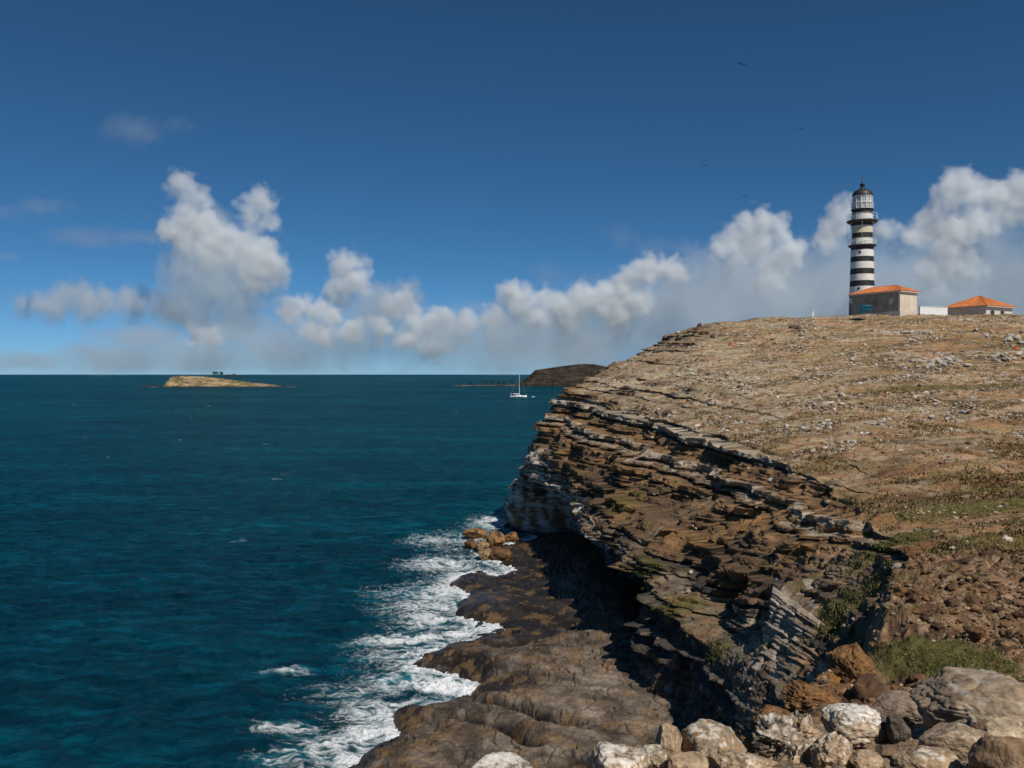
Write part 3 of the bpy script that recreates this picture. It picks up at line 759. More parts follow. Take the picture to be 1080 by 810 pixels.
def rock_tint(p_, n1, n2, base, top=None, topm=0.0, spot=None, spotm=0.0, seed=0, dark=None):
    c_ = np.zeros((len(p_), 3)) + np.array(base)
    zr = p_[:, 2] / np.abs(p_[:, 2]).max()
    q_ = fbm(p_[:, 0] * 1.7 / np.ptp(p_[:, 0]) * 2, p_[:, 1] * 3 / np.ptp(p_[:, 1]), p_[:, 2] * 3 / np.ptp(p_[:, 2]), 5, seed + 3, 0.6)
    q2 = fbm(p_[:, 0] * 8 / np.ptp(p_[:, 0]), p_[:, 1] * 8 / np.ptp(p_[:, 1]), p_[:, 2] * 8 / np.ptp(p_[:, 2]), 5, seed + 4, 0.65)
    c_ = c_ * (1 + 0.35 * q2)[:, None]
    if spot is not None: c_ = mixc(c_, spot, ss(0.35 - spotm, 0.6 - spotm, q_ + 0.3 * q2 + 0.2))
    if dark is not None: c_ = mixc(c_, dark, ss(0.1, 0.45, -q_ + 0.4 * q2))
    if top is not None: c_ = mixc(c_, top, ss(0.15, 0.5, q2 * 0.8 + 0.5 * q_ + (zr - 0.35) * 0.9 + topm - 0.3))
    return np.clip(c_, 0.008, 0.8)
TAN, GREY, WHITE, BROWN, OCH = (0.38, 0.275, 0.175), (0.30, 0.235, 0.165), (0.58, 0.52, 0.44), (0.17, 0.115, 0.075), (0.235, 0.12, 0.05)
def place_rock(px, py, Y, w, h, seed, label, base, cat='rock', name='boulder', grp=None, deep=0.9, sub=6, yaw=None, z=None, tilt=0.0, rk=None, tk_=None, mat='boulder', sink=0.0):
    """w, h: size in pixels of the photo at that distance"""
    k = Y / 900.0
    p_, T, n1, n2 = rock(seed, (w * k * .56, w * k * .56 * deep, h * k * .55), sub, **(rk or {}))
    a = yaw if yaw is not None else random.uniform(-.4, .4)
    p_ = p_ @ np.array([[math.cos(a), math.sin(a), 0], [-math.sin(a), math.cos(a), 0], [0, 0, 1]])
    p_ = p_ @ np.array([[math.cos(tilt), 0, math.sin(tilt)], [0, 1, 0], [-math.sin(tilt), 0, math.cos(tilt)]])
    o = soup(name, p_, T, M[mat], color=rock_tint(p_, n1, n2, base, seed=seed, **(tk_ or {})), smooth=True)
    x_, y_, z_ = U(px, py, Y)
    o.location = (x_, y_, z_ - sink)
    put(o, label, cat, grp)
    return o
G_ = 'boulders in front of the camera'
wt_ = dict(top=WHITE, topm=0.25)
B = [
 (528, 824, 8.6, 80, 44, 901, 'white guano covered boulder cut by the bottom edge, alone above the shelf', GREY, dict(top=(0.66, 0.62, 0.56), topm=0.5), {}),
 (652, 808, 8.6, 66, 38, 902, 'long whitish boulder streaked with droppings at the bottom edge beside the upright tan block', TAN, dict(top=(0.66, 0.61, 0.54), topm=0.4), dict(rough=0.14)),
 (690, 800, 8.9, 38, 36, 903, 'small grey boulder with pale streaks directly below the upright tan block', GREY, dict(top=WHITE, topm=0.1), dict(rough=0.14)),
 (705, 784, 9.8, 28, 38, 904, 'upright tan block with a flat top left of the big two-tone boulder', TAN, {}, dict(facets=9, round_=0.15)),
 (726, 805, 8.6, 42, 26, 905, 'low plain tan boulder at the bottom edge under the two-tone boulder', TAN, {}, {}),
 (755, 785, 9.8, 68, 44, 906, 'large two-tone grey and rusty brown boulder with a white cap', GREY, dict(spot=(0.33, 0.18, 0.08), spotm=0.15, top=WHITE, topm=0.1), dict(facets=12, round_=0.3)),
 (782, 805, 8.7, 60, 32, 907, 'pale tan boulder below the two-tone boulder at the bottom edge', TAN, dict(top=WHITE, topm=0.05), dict(rough=0.18)),
 (792, 782, 11, 26, 16, 908, 'small rusty orange rock right of the two-tone boulder', OCH, {}, {}),
 (822, 782, 10.6, 50, 48, 909, 'craggy grey and white boulder left of the rounded white boulder', GREY, dict(top=WHITE, topm=0.25, dark=(0.05, 0.045, 0.04)), dict(rough=0.32, facets=22, grooves=.12)),
 (846, 770, 10.9, 40, 46, 910, 'craggy tan boulder with dark cracks tucked against the rounded white boulder', TAN, dict(top=WHITE, topm=0.0, dark=(0.06, 0.05, 0.04)), dict(rough=0.32, facets=22, grooves=.12)),
 (848, 800, 9.6, 52, 44, 911, 'crumbly tan boulder with white patches at the bottom edge', TAN, dict(top=WHITE, topm=-0.1), dict(rough=0.2, facets=16)),
 (882, 800, 9.2, 40, 44, 912, 'pale tan boulder at the bottom edge below the rounded white boulder', TAN, dict(top=WHITE, topm=0.05), dict(rough=0.16)),
 (898, 760, 11.2, 60, 40, 913, 'rounded white boulder with a rusty lower side', (0.42, 0.32, 0.23), dict(top=(0.68, 0.64, 0.58), topm=0.45, dark=(0.12, 0.10, 0.085)), dict(round_=0.45, rough=0.12, facets=12)),
 (933, 768, 11.6, 20, 26, 914, 'small dark grey rock right of the rounded white boulder', (0.12, 0.10, 0.085), {}, {}),
 (948, 766, 11.4, 22, 24, 915, 'small dark blocky rock leaning on the pinkish flat rock', (0.11, 0.09, 0.075), {}, dict(facets=9)),
 (955, 748, 13, 56, 30, 916, 'broad pinkish brown rock behind the two small dark rocks', (0.26, 0.19, 0.14), {}, dict(round_=0.3)),
 (1034, 750, 11.4, 122, 78, 917, 'biggest brown boulder with an overhanging dark left side', (0.26, 0.195, 0.135), dict(spot=(0.33, 0.27, 0.2), spotm=0.0, top=(0.34, 0.315, 0.29), topm=-0.05), dict(facets=14, round_=0.3, rough=0.12, grooves=.06)),
 (1052, 772, 10.4, 74, 34, 918, 'cream coloured slab under the biggest boulder', (0.44, 0.35, 0.24), dict(dark=(0.2, 0.13, 0.08)), dict(facets=18, rough=0.2)),
 (1006, 782, 10.2, 56, 34, 919, 'tan slanting rock in the hollow under the biggest boulder', (0.3, 0.22, 0.15), dict(top=WHITE, topm=-0.2), dict(facets=10)),
 (985, 802, 9.2, 62, 26, 920, 'low tan rock with a pale top left of the smooth brown corner block', TAN, dict(top=WHITE, topm=-0.1), {}),
 (1070, 806, 8.6, 70, 66, 921, 'smooth brown block with a shaded flat left face at the bottom right corner', (0.27, 0.18, 0.105), dict(spot=(0.21, 0.14, 0.09), spotm=0.1), dict(facets=8, round_=0.2, rough=0.06)),
 (856, 738, 14.8, 48, 30, 922, 'rusty orange rock with a dark hollow behind the craggy boulders', OCH, dict(dark=(0.1, 0.05, 0.02)), dict(rough=0.13, grooves=.08, facets=10, round_=.1)),
 (900, 705, 17.2, 48, 48, 923, 'tallest rusty orange crag at the edge of the dark gully', OCH, dict(dark=(0.14, 0.07, 0.03)), dict(rough=0.13, grooves=.1, facets=10, round_=.1)),
 (822, 760, 13.4, 50, 26, 924, 'long low rusty orange rock beside the craggy boulders', OCH, dict(dark=(0.1, 0.05, 0.02)), dict(rough=0.13, facets=10, round_=.1)),
 (915, 800, 9, 30, 18, 925, 'small round tan rock at the bottom edge in the gravelly hollow', TAN, {}, {}),
 (935, 790, 9.6, 20, 12, 926, 'small flat brown rock in the gravelly hollow', BROWN, {}, {}),
]
for px, py, Y, w_, h_, sd_, lab, base, tk2, rk2 in B:
    place_rock(px, py + (5 if py > 750 else 2), Y, w_, h_, sd_, lab, base, grp=G_, rk=rk2, tk_=tk2)
# orange rocks in the surf at the foot of the outer buttress
SR = [(501, 563, 27, 12, 'leftmost wave washed orange rock, pointed and tilted, in the surf'), (496, 575, 18, 11, 'small dark orange rock in the surf below the pointed one'), (509, 576, 18, 16, 'orange grey rock with a pale top in the middle of the surf rocks'), (523, 570, 20, 20, 'rounded pale orange rock in the middle of the surf rocks'),
      (527, 584, 26, 18, 'lowest and widest orange rock nearest the rock pool'), (512, 586, 20, 12, 'low shadowed orange rock under the middle of the surf rocks'), (541, 568, 20, 12, 'square orange rock nearest the dark cliff'), (556, 611, 9, 7, 'lone small orange rock in the rock pool by the cave mouth')]
for i, (px, py, w_, h_, lab) in enumerate(SR):
    Yr = EYE * 900 / (py + h_ * 0.4 - 395)
    place_rock(px, py, Yr, w_ * .82, h_ * .85, 950 + i, lab, [(0.26, 0.14, 0.055), (0.15, 0.08, 0.035), (0.30, 0.2, 0.11)][i % 3], grp='orange rocks in the surf', sub=5, rk=dict(rough=0.1, facets=9, round_=.08, grooves=.05), tk_=dict(dark=(0.06, 0.04, 0.025)))
# rocks on the headland: one mesh per shape, copied
hv = HP.reshape(-1, 3)
hpx = 540 + hv[:, 0] / hv[:, 1] * 900; hpy = 395 + (EYE - hv[:, 2]) / hv[:, 1] * 900
flat_ok = (HCL.reshape(-1) < 0.35) & (hv[:, 2] > 9) & (hv[:, 1] < 149)
fi = np.nonzero(flat_ok)[0]
def on_headland(px, py):
    d_ = (hpx[fi] - px) ** 2 + (hpy[fi] - py) ** 2
    near_i = np.nonzero(d_ < d_.min() + 1.5)[0]
    return hv[fi[near_i[np.argmin(hv[fi[near_i], 1])]]]
shapes = []
for i in range(10):
    p_, T, n1, n2 = rock(1000 + i, (0.5, 0.45, 0.36), 3, facets=11, rough=0.16, round_=0.2)
    base = [(0.44, 0.39, 0.33), (0.5, 0.45, 0.39), (0.38, 0.31, 0.24), (0.33, 0.29, 0.25)][i % 4]
    me_o = soup('rock', p_, T, M['boulder'], color=rock_tint(p_, n1, n2, base, seed=i, top=(0.6, 0.56, 0.5), topm=0.1), smooth=False)
    shapes.append(me_o)
dark_me = []
for i in range(3):
    p_, T, n1, n2 = rock(1050 + i, (0.5, 0.45, 0.42), 3, facets=11, rough=0.16, round_=0.2)
    dark_me.append(soup('rock', p_, T, M['boulder'], color=rock_tint(p_, n1, n2, (0.10, 0.075, 0.055), seed=i)))
CLU = [  # centre, spread, count, size px, label
 (992, 381, 24, 6, 40, (4, 10), 'pale angular rock in the largest rock heap on the headland'), (965, 386, 22, 4, 16, (3, 7), 'pale rock strung out left of the largest rock heap on the headland'),
 (962, 350, 20, 3, 18, (3, 8), 'whitish rock in the row just below the long grey house'), (968, 357, 8, 4, 8, (3, 6), 'pale rock scattered under the row below the long grey house'),
 (1068, 357, 11, 6, 20, (4, 10), 'pale rock in the pile at the right edge below the far house'), (1052, 377, 16, 4, 16, (4, 9), 'pale rock in the low group right of the largest heap'), (1040, 351, 16, 3, 9, (3, 6), 'pale rock in the thin line below the far house'),
 (1010, 398, 40, 3, 22, (2, 5), 'small pale stone in the old curved stone row across the slope'), (932, 445, 16, 3, 10, (3, 7), 'white rock in the bright patch in the middle of the slope'),
 (900, 378, 16, 5, 14, (3, 7), 'pale rock in the loose group left of the largest heap'), (1010, 426, 30, 5, 14, (3, 6), 'pale rock on the bare stony strip near the right edge'), (1048, 343, 20, 3, 8, (2, 5), 'small pale stone on the crest before the far house'),
 (830, 352, 70, 8, 24, (2, 6), 'pale stone scattered along the upper slope left of the lighthouse'), (760, 400, 60, 18, 26, (2, 6), 'pale stone scattered over the bright bare slope above the cliff')]
first = set()
def put_rock(src, px, py, wpx, label, grp):
    pos_ = on_headland(px, py)
    o = src if src.name not in first else src.copy()
    if o is src: first.add(src.name)
    else: COL.objects.link(o)
    s_ = wpx * pos_[1] / 900.0
    o.location = (pos_[0], pos_[1], pos_[2] + 0.12 * s_)
    o.scale = (s_ * random.uniform(.9, 1.3), s_ * random.uniform(.8, 1.1), s_ * random.uniform(.7, 1.1))
    o.rotation_euler = (random.uniform(-.3, .3), random.uniform(-.3, .3), random.uniform(0, 6.28))
    put(o, label, 'rock', grp)
for ci, (cx, cy, sx_, sy_, n_, (s0, s1), lab) in enumerate(CLU):
    for k in range(n_):
        if 'row across' in lab:
            t_ = random.uniform(-1, 1); px, py = 1010 + 52 * t_, 397 - 7 * t_ + 3 * t_ * t_ + random.gauss(0, .8)
        else:
            px, py = cx + random.gauss(0, .55) * sx_, cy + random.gauss(0, .55) * sy_
        put_rock(shapes[(k + ci) % 10], min(px, 1085), py, s0 + (s1 - s0) * random.random() ** 2, lab, 'pale rocks on the headland')
for k, (px, py) in enumerate([(737, 343), (741, 352), (745, 351), (733, 350), (752, 355), (690, 372), (700, 361), (675, 435), (672, 432), (700, 438), (693, 440), (706, 436), (835, 345), (842, 346)]):
    put_rock(dark_me[k % 3], px, py, random.uniform(4, 9), ['dark rock standing alone on the skyline left of the white post', 'dark rock on the shoulder just under the skyline left of the white post', 'dark rock on the rim of the cliff in the middle of the headland', 'dark rock on the upper slope under the white post'][0 if k == 0 else 1 if k < 7 else 2 if k < 12 else 3], 'dark rocks on the headland')
put_rock(shapes[3], 942, 601, 11, 'single flat cream block on top of the ribbed white slab', 'pale rocks on the headland')

# broken rust brown rocks on the near slope
rust = []
for i in range(6):
    p_, T, n1, n2 = rock(1100 + i, (0.5, 0.42, 0.30), 4, facets=9, rough=0.10, round_=0.05)
    rust.append(soup('rock', p_, T, M['boulder'], color=rock_tint(p_, n1, n2, [(0.20, 0.10, 0.045), (0.13, 0.072, 0.04), (0.24, 0.15, 0.085)][i % 3], seed=i, dark=(0.06, 0.038, 0.022)), smooth=True))
g_ = np.random.default_rng(55)
cand = np.nonzero((e.reshape(-1) > 0.3) & (tY.reshape(-1) > 14.5) & (mg.reshape(-1) < 0.2) & (tX.reshape(-1) / tY.reshape(-1) < 0.63))[0]
for k, ii in enumerate(g_.choice(cand, 60, replace=False)):
    q_ = (tX.reshape(-1)[ii], tY.reshape(-1)[ii], nz.reshape(-1)[ii])
    o = rust[k % 6] if k < 6 else rust[k % 6].copy()
    if k >= 6: COL.objects.link(o)
    s_ = 0.25 + 0.75 * g_.random() ** 2.5
    o.location = (q_[0], q_[1], q_[2] + 0.05 * s_)
    o.scale = (s_ * g_.uniform(.9, 1.5), s_ * g_.uniform(.8, 1.2), s_ * g_.uniform(.7, 1.2))
    o.rotation_euler = (g_.uniform(-.4, .4), g_.uniform(-.4, .4), g_.uniform(0, 6.28))
    put(o, 'rust brown broken rock on the rubbly slope above the grassy mound', 'rock', 'rust brown rocks on the near slope')

# loose stones and plants nobody could count
def scatter_stones(idx, surf, cols, smin, smax, seed, px_size=None):
    g = np.random.default_rng(seed)
    Vb, Tb = ICO[2] if smax < 0.2 else ICO[1]
    n = len(idx); nb = len(Vb)
    s_ = smin * (smax / smin) ** (g.random(n) ** 2.6)
    rotz = g.uniform(0, 6.28, n); ca, sa = np.cos(rotz), np.sin(rotz)
    jit = 1 + (0.22 if smax < 0.2 else 0.35) * (g.random((n, nb)) - 0.5) * 2
    loc = Vb[None] * jit[..., None] * np.array([1.2, 0.9, 0.65]) * s_[:, None, None]
    xx = loc[..., 0] * ca[:, None] - loc[..., 1] * sa[:, None]; yy_ = loc[..., 0] * sa[:, None] + loc[..., 1] * ca[:, None]
    Vv = np.stack([xx, yy_, loc[..., 2]], -1) + surf[idx][:, None, :]
    Tt = (Tb[None] + (np.arange(n) * nb)[:, None, None]).reshape(-1, 3)
    base = np.array(cols)[g.integers(0, len(cols), n)] * g.uniform(.7, 1.25, n)[:, None]
    return Vv.reshape(-1, 3), Tt, np.repeat(base, nb, 0)
def scatter_blades(pts, nrm_n, hmin, hmax, wid, nb, cols, seed, spread):
    g = np.random.default_rng(seed)
    n = len(pts) * nb
    base = np.repeat(pts, nb, 0) + np.concatenate([g.normal(0, 1, (n, 2)) * spread, np.zeros((n, 1))], 1)
    a = g.uniform(0, 6.28, n); h_ = g.uniform(hmin, hmax, n); ln = g.uniform(.2, .9, n)
    sd_ = np.stack([-np.sin(a), np.cos(a), 0 * a], 1) * (wid * h_)[:, None]
    tip = base + np.stack([np.cos(a) * h_ * ln, np.sin(a) * h_ * ln, h_], 1)
    Vv = np.stack([base - sd_, base + sd_, tip], 1).reshape(-1, 3)
    Vv[:, 2] -= 0.02
    Tt = np.arange(n * 3).reshape(-1, 3)
    c_ = np.repeat(np.array(cols)[g.integers(0, len(cols), n)] * g.uniform(.6, 1.3, n)[:, None], 3, 0)
    return Vv, Tt, c_
def merge(parts):
    V, T, Cc, o_ = [], [], [], 0
    for v, t_, c_ in parts:
        V.append(v); T.append(t_ + o_); Cc.append(c_); o_ += len(v)
    return np.concatenate(V), np.concatenate(T), np.concatenate(Cc)
inview = (hpx > -20) & (hpx < 1110) & (hpy < 830) & (hv[:, 2] > 4)
patch = ss(-0.2, 0.4, fbm(hv[:, 0] / 7, hv[:, 1] / 5, 0 * hv[:, 0], 3, 701))
wgt = np.where(inview & flat_ok, (0.03 + patch ** 3) * (0.12 + 0.88 * ss(50, 85, hv[:, 1])), 0) + np.where(inview & ~flat_ok & (hv[:, 2] > 6), 0.012, 0)
pick = rng.choice(len(hv), 15000, p=wgt / wgt.sum(), replace=False)
far_ = hv[pick, 1] > 60
parts = [scatter_stones(pick[far_], hv, [(0.42, 0.36, 0.29), (0.5, 0.45, 0.39), (0.25, 0.18, 0.12), (0.16, 0.11, 0.07)], 0.04, 0.28, 71),
         scatter_stones(pick[~far_], hv, [(0.33, 0.25, 0.18), (0.25, 0.16, 0.10), (0.42, 0.36, 0.3), (0.15, 0.09, 0.055)], 0.02, 0.19, 72)]
nvv = np.stack([tX, tY, nz], -1).reshape(-1, 3)
nok = (e.reshape(-1) > 0.05) & (tX.reshape(-1) / tY.reshape(-1) < 0.66) & (nvv[:, 1] > 7)
wn2 = np.where(nok, np.where(nvv[:, 1] > 15, 1.0, 0.5), 0) * (1 - 0.9 * mg.reshape(-1))
pk2 = rng.choice(len(nvv), 7000, p=wn2 / wn2.sum(), replace=False)
parts.append(scatter_stones(pk2, nvv, [(0.30, 0.2, 0.125), (0.22, 0.135, 0.08), (0.40, 0.32, 0.24), (0.13, 0.08, 0.05)], 0.012, 0.05, 73))
pk3 = rng.choice(np.nonzero(nok & (nvv[:, 1] > 14) & (mg.reshape(-1) < .4))[0], 5200, replace=False)
parts.append(scatter_stones(pk3, nvv, [(0.2, 0.11, 0.055), (0.14, 0.075, 0.038), (0.26, 0.18, 0.11), (0.07, 0.042, 0.025)], 0.015, 0.16, 74))
V_, T_, C_ = merge(parts)
M['stones'] = rock_surface('loose_stone', 12.0, 0.02)
put(soup('loose_stones', V_, T_, M['stones'], color=C_), 'loose stones strewn over the headland and the near slope', None, None, 'stuff')
leaf = NT('leaf')
leaf.bsdf(Base_Color=leaf.n('ShaderNodeVertexColor', layer_name='tint').outputs[0], Roughness=0.7, Specular_IOR_Level=0.2)
M['leaf'] = leaf.m
gsel = np.nonzero((HG.reshape(-1) > 0.5) & inview & (hv[:, 1] < 110))[0]
gp = rng.choice(gsel, min(6000, len(gsel)), replace=False)
ng_ = np.nonzero((gm2.reshape(-1) > 0.4) & nok & (nvv[:, 1] > 9))[0]
ng_ = rng.choice(ng_, min(2600, len(ng_)), replace=False)
GC = [(0.10, 0.115, 0.026), (0.14, 0.135, 0.04), (0.075, 0.085, 0.02), (0.2, 0.155, 0.065)]
V_, T_, C_ = merge([scatter_blades(hv[gp], None, 0.04, 0.13, 0.22, 5, GC, 81, 0.16), scatter_blades(nvv[ng_], None, 0.03, 0.08, 0.14, 7, GC, 82, 0.05)])
put(soup('grass', V_, T_, M['leaf'], color=C_), 'low green grass in patches on the ledges and slopes', None, None, 'stuff')
dsel = np.nonzero(flat_ok & inview & (HG.reshape(-1) < 0.5))[0]
dw = ss(-0.1, 0.4, fbm(hv[dsel, 0] / 8, hv[dsel, 1] / 5, 0 * hv[dsel, 0], 4, 711)) + 0.05
dp = rng.choice(dsel, 12000, p=dw / dw.sum(), replace=False)
V_, T_, C_ = scatter_blades(hv[dp], None, 0.06, 0.2, 0.3, 5, [(0.17, 0.115, 0.05), (0.13, 0.09, 0.04), (0.21, 0.15, 0.07), (0.10, 0.085, 0.03)], 83, 0.15)
put(soup('dry_scrub', V_, T_, M['leaf'], color=C_), 'dry brown ground plants spread over the headland', None, None, 'stuff')

# ------------------------------------------------------------------ lighthouse, houses and small things on the top
def lathe(prof, n=48, caps=True):
    V, T = [], []
    for r_, z_ in prof:
        for a in range(n): V.append((r_ * math.cos(a * 2 * math.pi / n), r_ * math.sin(a * 2 * math.pi / n), z_))
    for i in range(len(prof) - 1):
        for a in range(n):
            b = (a + 1) % n
            T.append((i * n + a, i * n + b, (i + 1) * n + b, (i + 1) * n + a))
    return V, T
def part(name, V, F_, mat, parent, smooth=False, label=None):
    me = bpy.data.meshes.new(name); me.from_pydata(V, [], F_); me.update()
    me.polygons.foreach_set('use_smooth', [smooth] * len(me.polygons))
    o = link(name, me, mat, parent)
    if label: o['label'] = label
    return o
def box(x0, x1, y0, y1, z0, z1):
    V = [(x, y, z) for z in (z0, z1) for y in (y0, y1) for x in (x0, x1)]
    return V, [(0, 2, 3, 1), (4, 5, 7, 6), (0, 1, 5, 4), (2, 6, 7, 3), (0, 4, 6, 2), (1, 3, 7, 5)]
def join(*vf):
    V, T = [], []
    for v, f in vf:
        o_ = len(V); V += list(v); T += [tuple(i + o_ for i in q_) for q_ in f]
    return V, T
def tube(a, b, r_, n=8, r2=None):
    a, b = Vector(a), Vector(b); d = (b - a).normalized()
    u_ = d.orthogonal().normalized(); w_ = d.cross(u_)
    V = []
    for p_, rr in ((a, r_), (b, r2 if r2 is not None else r_)):
        for k in range(n):
            t_ = k * 2 * math.pi / n
            V.append(tuple(p_ + (u_ * math.cos(t_) + w_ * math.sin(t_)) * rr))
    return V, [(k, (k + 1) % n, n + (k + 1) % n, n + k) for k in range(n)] + [tuple(range(n))[::-1], tuple(range(n, 2 * n))]
def empty(name, loc, rz=0.0):
    o = bpy.data.objects.new(name, None); COL.objects.link(o); o.location = loc; o.rotation_euler = (0, 0, rz); return o

M['white'] = paint('white_paint', (0.80, 0.77, 0.71), 0.6, 0.22, 0.7)
M['black'] = paint('black_paint', (0.025, 0.025, 0.027), 0.55, 0.3, 1.2)
M['glass'] = paint('lantern_glass', (0.50, 0.53, 0.50), 0.12, 0.3, 1.5)
M['rust'] = paint('aged_white', (0.72, 0.64, 0.48), 0.7, 0.25, 1.2)
M['iron'] = paint('iron', (0.05, 0.05, 0.05), 0.6, 0.3, 2)
M['tile'] = paint('roof_tile', (0.60, 0.19, 0.055), 0.8, 0.42, 1.6)
t = NT('grey_stone_wall')
br = t.n('ShaderNodeTexBrick', {'Vector': t.n('ShaderNodeMapping', {'Vector': t.n('ShaderNodeTexCoord').outputs['Generated'], 'Scale': (1, 1, 1)}).outputs[0], 'Color1': (0.19, 0.17, 0.14, 1), 'Color2': (0.13, 0.12, 0.10, 1), 'Mortar': (0.24, 0.22, 0.19, 1), 'Scale': 9.0})
nzz = t.noise(0.9, 6, 0.65, t.obj())
t.bsdf(Base_Color=t.mix(t.ramp(nzz, [(0.3, 0.1), (0.6, 0.9)]), t.mix(0.5, (0.14, 0.125, 0.105), br.outputs[0]), (0.40, 0.35, 0.29)), Roughness=0.9)
M['greywall'] = t.m
M['endwall'] = paint('lime_wall', (0.72, 0.62, 0.49), 0.9, 0.28, 1.3, bump=0.03)
M['trim'] = paint('cream_trim', (0.62, 0.55, 0.45), 0.7, 0.15, 2)
M['housewhite'] = paint('white_wall', (0.66, 0.62, 0.56), 0.8, 0.18, 1.2)
M['wallwhite'] = paint('bright_white_wall', (0.80, 0.80, 0.79), 0.7, 0.06, 1.5)
M['dark'] = paint('dark_window', (0.03, 0.03, 0.035), 0.3, 0.2, 2)
M['blue'] = paint('blue_plastic', (0.02, 0.26, 0.44), 0.45, 0.12, 2)
M['orange'] = paint('orange_paint', (0.5, 0.17, 0.06), 0.6, 0.15, 5)
M['pole'] = paint('white_post', (0.8, 0.8, 0.78), 0.5, 0.05, 3)

LY = 152.0
k_ = LY / 900.0
zy = lambda py: EYE + (395 - py) * k_
lx = (908.7 - 540) * k_
lz0 = zy(333.5)
LH = empty('lighthouse', (lx, LY, lz0))
put(LH, 'tall black and white banded lighthouse with a black domed lantern', 'lighthouse')
h = lambda py: zy(py) - lz0
rad = lambda py: (12.9 - (328 - py) / (328 - 238) * 2.4) * k_
bands = [(333.5, 322, 'black'), (322, 314.5, 'white'), (314.5, 310, 'black'), (310, 302.7, 'white'), (302.7, 296.7, 'black'), (296.7, 290, 'white'), (290, 284, 'black'), (284, 277, 'white'), (277, 271.5, 'black'), (271.5, 264.5, 'white'), (264.5, 259.5, 'black'),
         (259.5, 252.7, 'white'), (252.7, 246.7, 'black'), (246.7, 239, 'rust'), (239, 233.5, 'black'), (233.5, 227, 'white'), (227, 222, 'black')]
for a, b, c in bands:
    V, T = lathe([(rad(a), h(a)), (rad(b), h(b))])
    part('painted_band', V, T, M[c], LH, True, label={'white': 'white band', 'black': 'black band', 'rust': 'rust stained cream band'}[c])
def gallery(py0, py1, rpx, name):
    V, T = lathe([(rad(py1) * .98, h(py1) - .05), (rpx * .8 * k_, h(py1)), (rpx * k_, h((py0 * 2 + py1) / 3)), (rpx * k_, h(py0)), (rad(py0) * .96, h(py0) + .01)])
    g_ = part(name, V, T, M['iron'], LH)
    rail = []
    for zt in (0.55, 1.1):
        n = 32
        for q_ in range(n):
            a0, a1 = q_ * 2 * math.pi / n, (q_ + 1) * 2 * math.pi / n
            rr = (rpx - .5) * k_
            rail.append(tube((rr * math.cos(a0), rr * math.sin(a0), h(py0) + zt), (rr * math.cos(a1), rr * math.sin(a1), h(py0) + zt), 0.028, 5))
    for q_ in range(16):
        a0 = q_ * 2 * math.pi / 16; rr = (rpx - .5) * k_
        rail.append(tube((rr * math.cos(a0), rr * math.sin(a0), h(py0)), (rr * math.cos(a0), rr * math.sin(a0), h(py0) + 1.12), 0.03, 5))
    V, T = join(*rail)
    part('railing', V, T, M['pole'], g_)
gallery(233.5, 236.5, 15.4, 'gallery')
gallery(259.2, 261.8, 13.9, 'gallery')
gallery(221.6, 222.8, 11.4, 'gallery')
for q_ in range(8):
    a0 = q_ * math.pi / 4 + 0.39
    part('support_post', *tube((14.2 * k_ * math.cos(a0), 14.2 * k_ * math.sin(a0), h(259)), (14.9 * k_ * math.cos(a0), 14.9 * k_ * math.sin(a0), h(236)), 0.025, 6), M['trim'], LH)
V, T = lathe([(9.2 * k_, h(221.8)), (9.2 * k_, h(208))], 24)
lan = part('lantern_glazing', V, T, M['glass'], LH)
bars = []
for q_ in range(12):
    a0 = q_ * 2 * math.pi / 12
    bars.append(tube((9.5 * k_ * math.cos(a0), 9.5 * k_ * math.sin(a0), h(221.8)), (9.5 * k_ * math.cos(a0), 9.5 * k_ * math.sin(a0), h(207.6)), 0.075, 6))
V, T = join(*bars)
part('glazing_bar', V, T, M['white'], lan)
for py in (221.2, 214.6, 208):
    V, T = lathe([(9.1 * k_, h(py + .5)), (9.8 * k_, h(py + .5)), (9.8 * k_, h(py - .5)), (9.1 * k_, h(py - .5))], 36)
    part('glazing_ring', V, T, M['white'], lan)
dome = [(10.3 * k_, h(207.4)), (10.3 * k_, h(206.2))] + [(10.0 * k_ * math.cos(a), h(206.2) + (206.2 - 199.6) * k_ * math.sin(a)) for a in np.linspace(0.1, 1.35, 9)] + [(2.2 * k_, h(198.6)), (2.0 * k_, h(196.2)), (2.8 * k_, h(195.6)), (2.3 * k_, h(194.2)), (0.6 * k_, h(193.2)), (0.02, h(193))]
V, T = lathe(dome, 36)
dm = part('dome', V, T, M['black'], LH, True)
V, T = join(tube((0, 0, h(193.4)), (0, 0, h(184.5)), 0.05, 6, .025), tube((-.45, 0, h(188)), (.45, 0, h(188)), .025, 5), tube((.5, 0, h(190)), (.5, 0, h(186.4)), .02, 5), tube((0, 0, h(190)), (.5, 0, h(190)), .02, 5))
part('aerial', V, T, M['iron'], dm)
for px, py in ((906.4, 267.6), (905.4, 305.3)):
    ang_ = math.asin(max(-1, min(1, (px - 908.7) * k_ / rad(py))))
    vdir = math.atan2(-LY, -lx)
    a0 = vdir + ang_
    V, T = tube((math.cos(a0) * (rad(py) - .3), math.sin(a0) * (rad(py) - .3), h(py)), (math.cos(a0) * (rad(py) + .04), math.sin(a0) * (rad(py) + .04), h(py)), 0.24, 12)
    part('window', V, T, M['dark'], LH)
# small dark annexe at the tower foot, left
an = empty('shed', (lx - 1.9, LY - 1.8, lz0), 0.45)
put(an, 'small dark shed against the left foot of the lighthouse', 'shed')
part('wall', *box(-.8, .8, -.6, .6, -.6, 2.0), M['greywall'], an)
part('roof', *box(-.95, .95, -.75, .75, 2.0, 2.15), M['trim'], an)

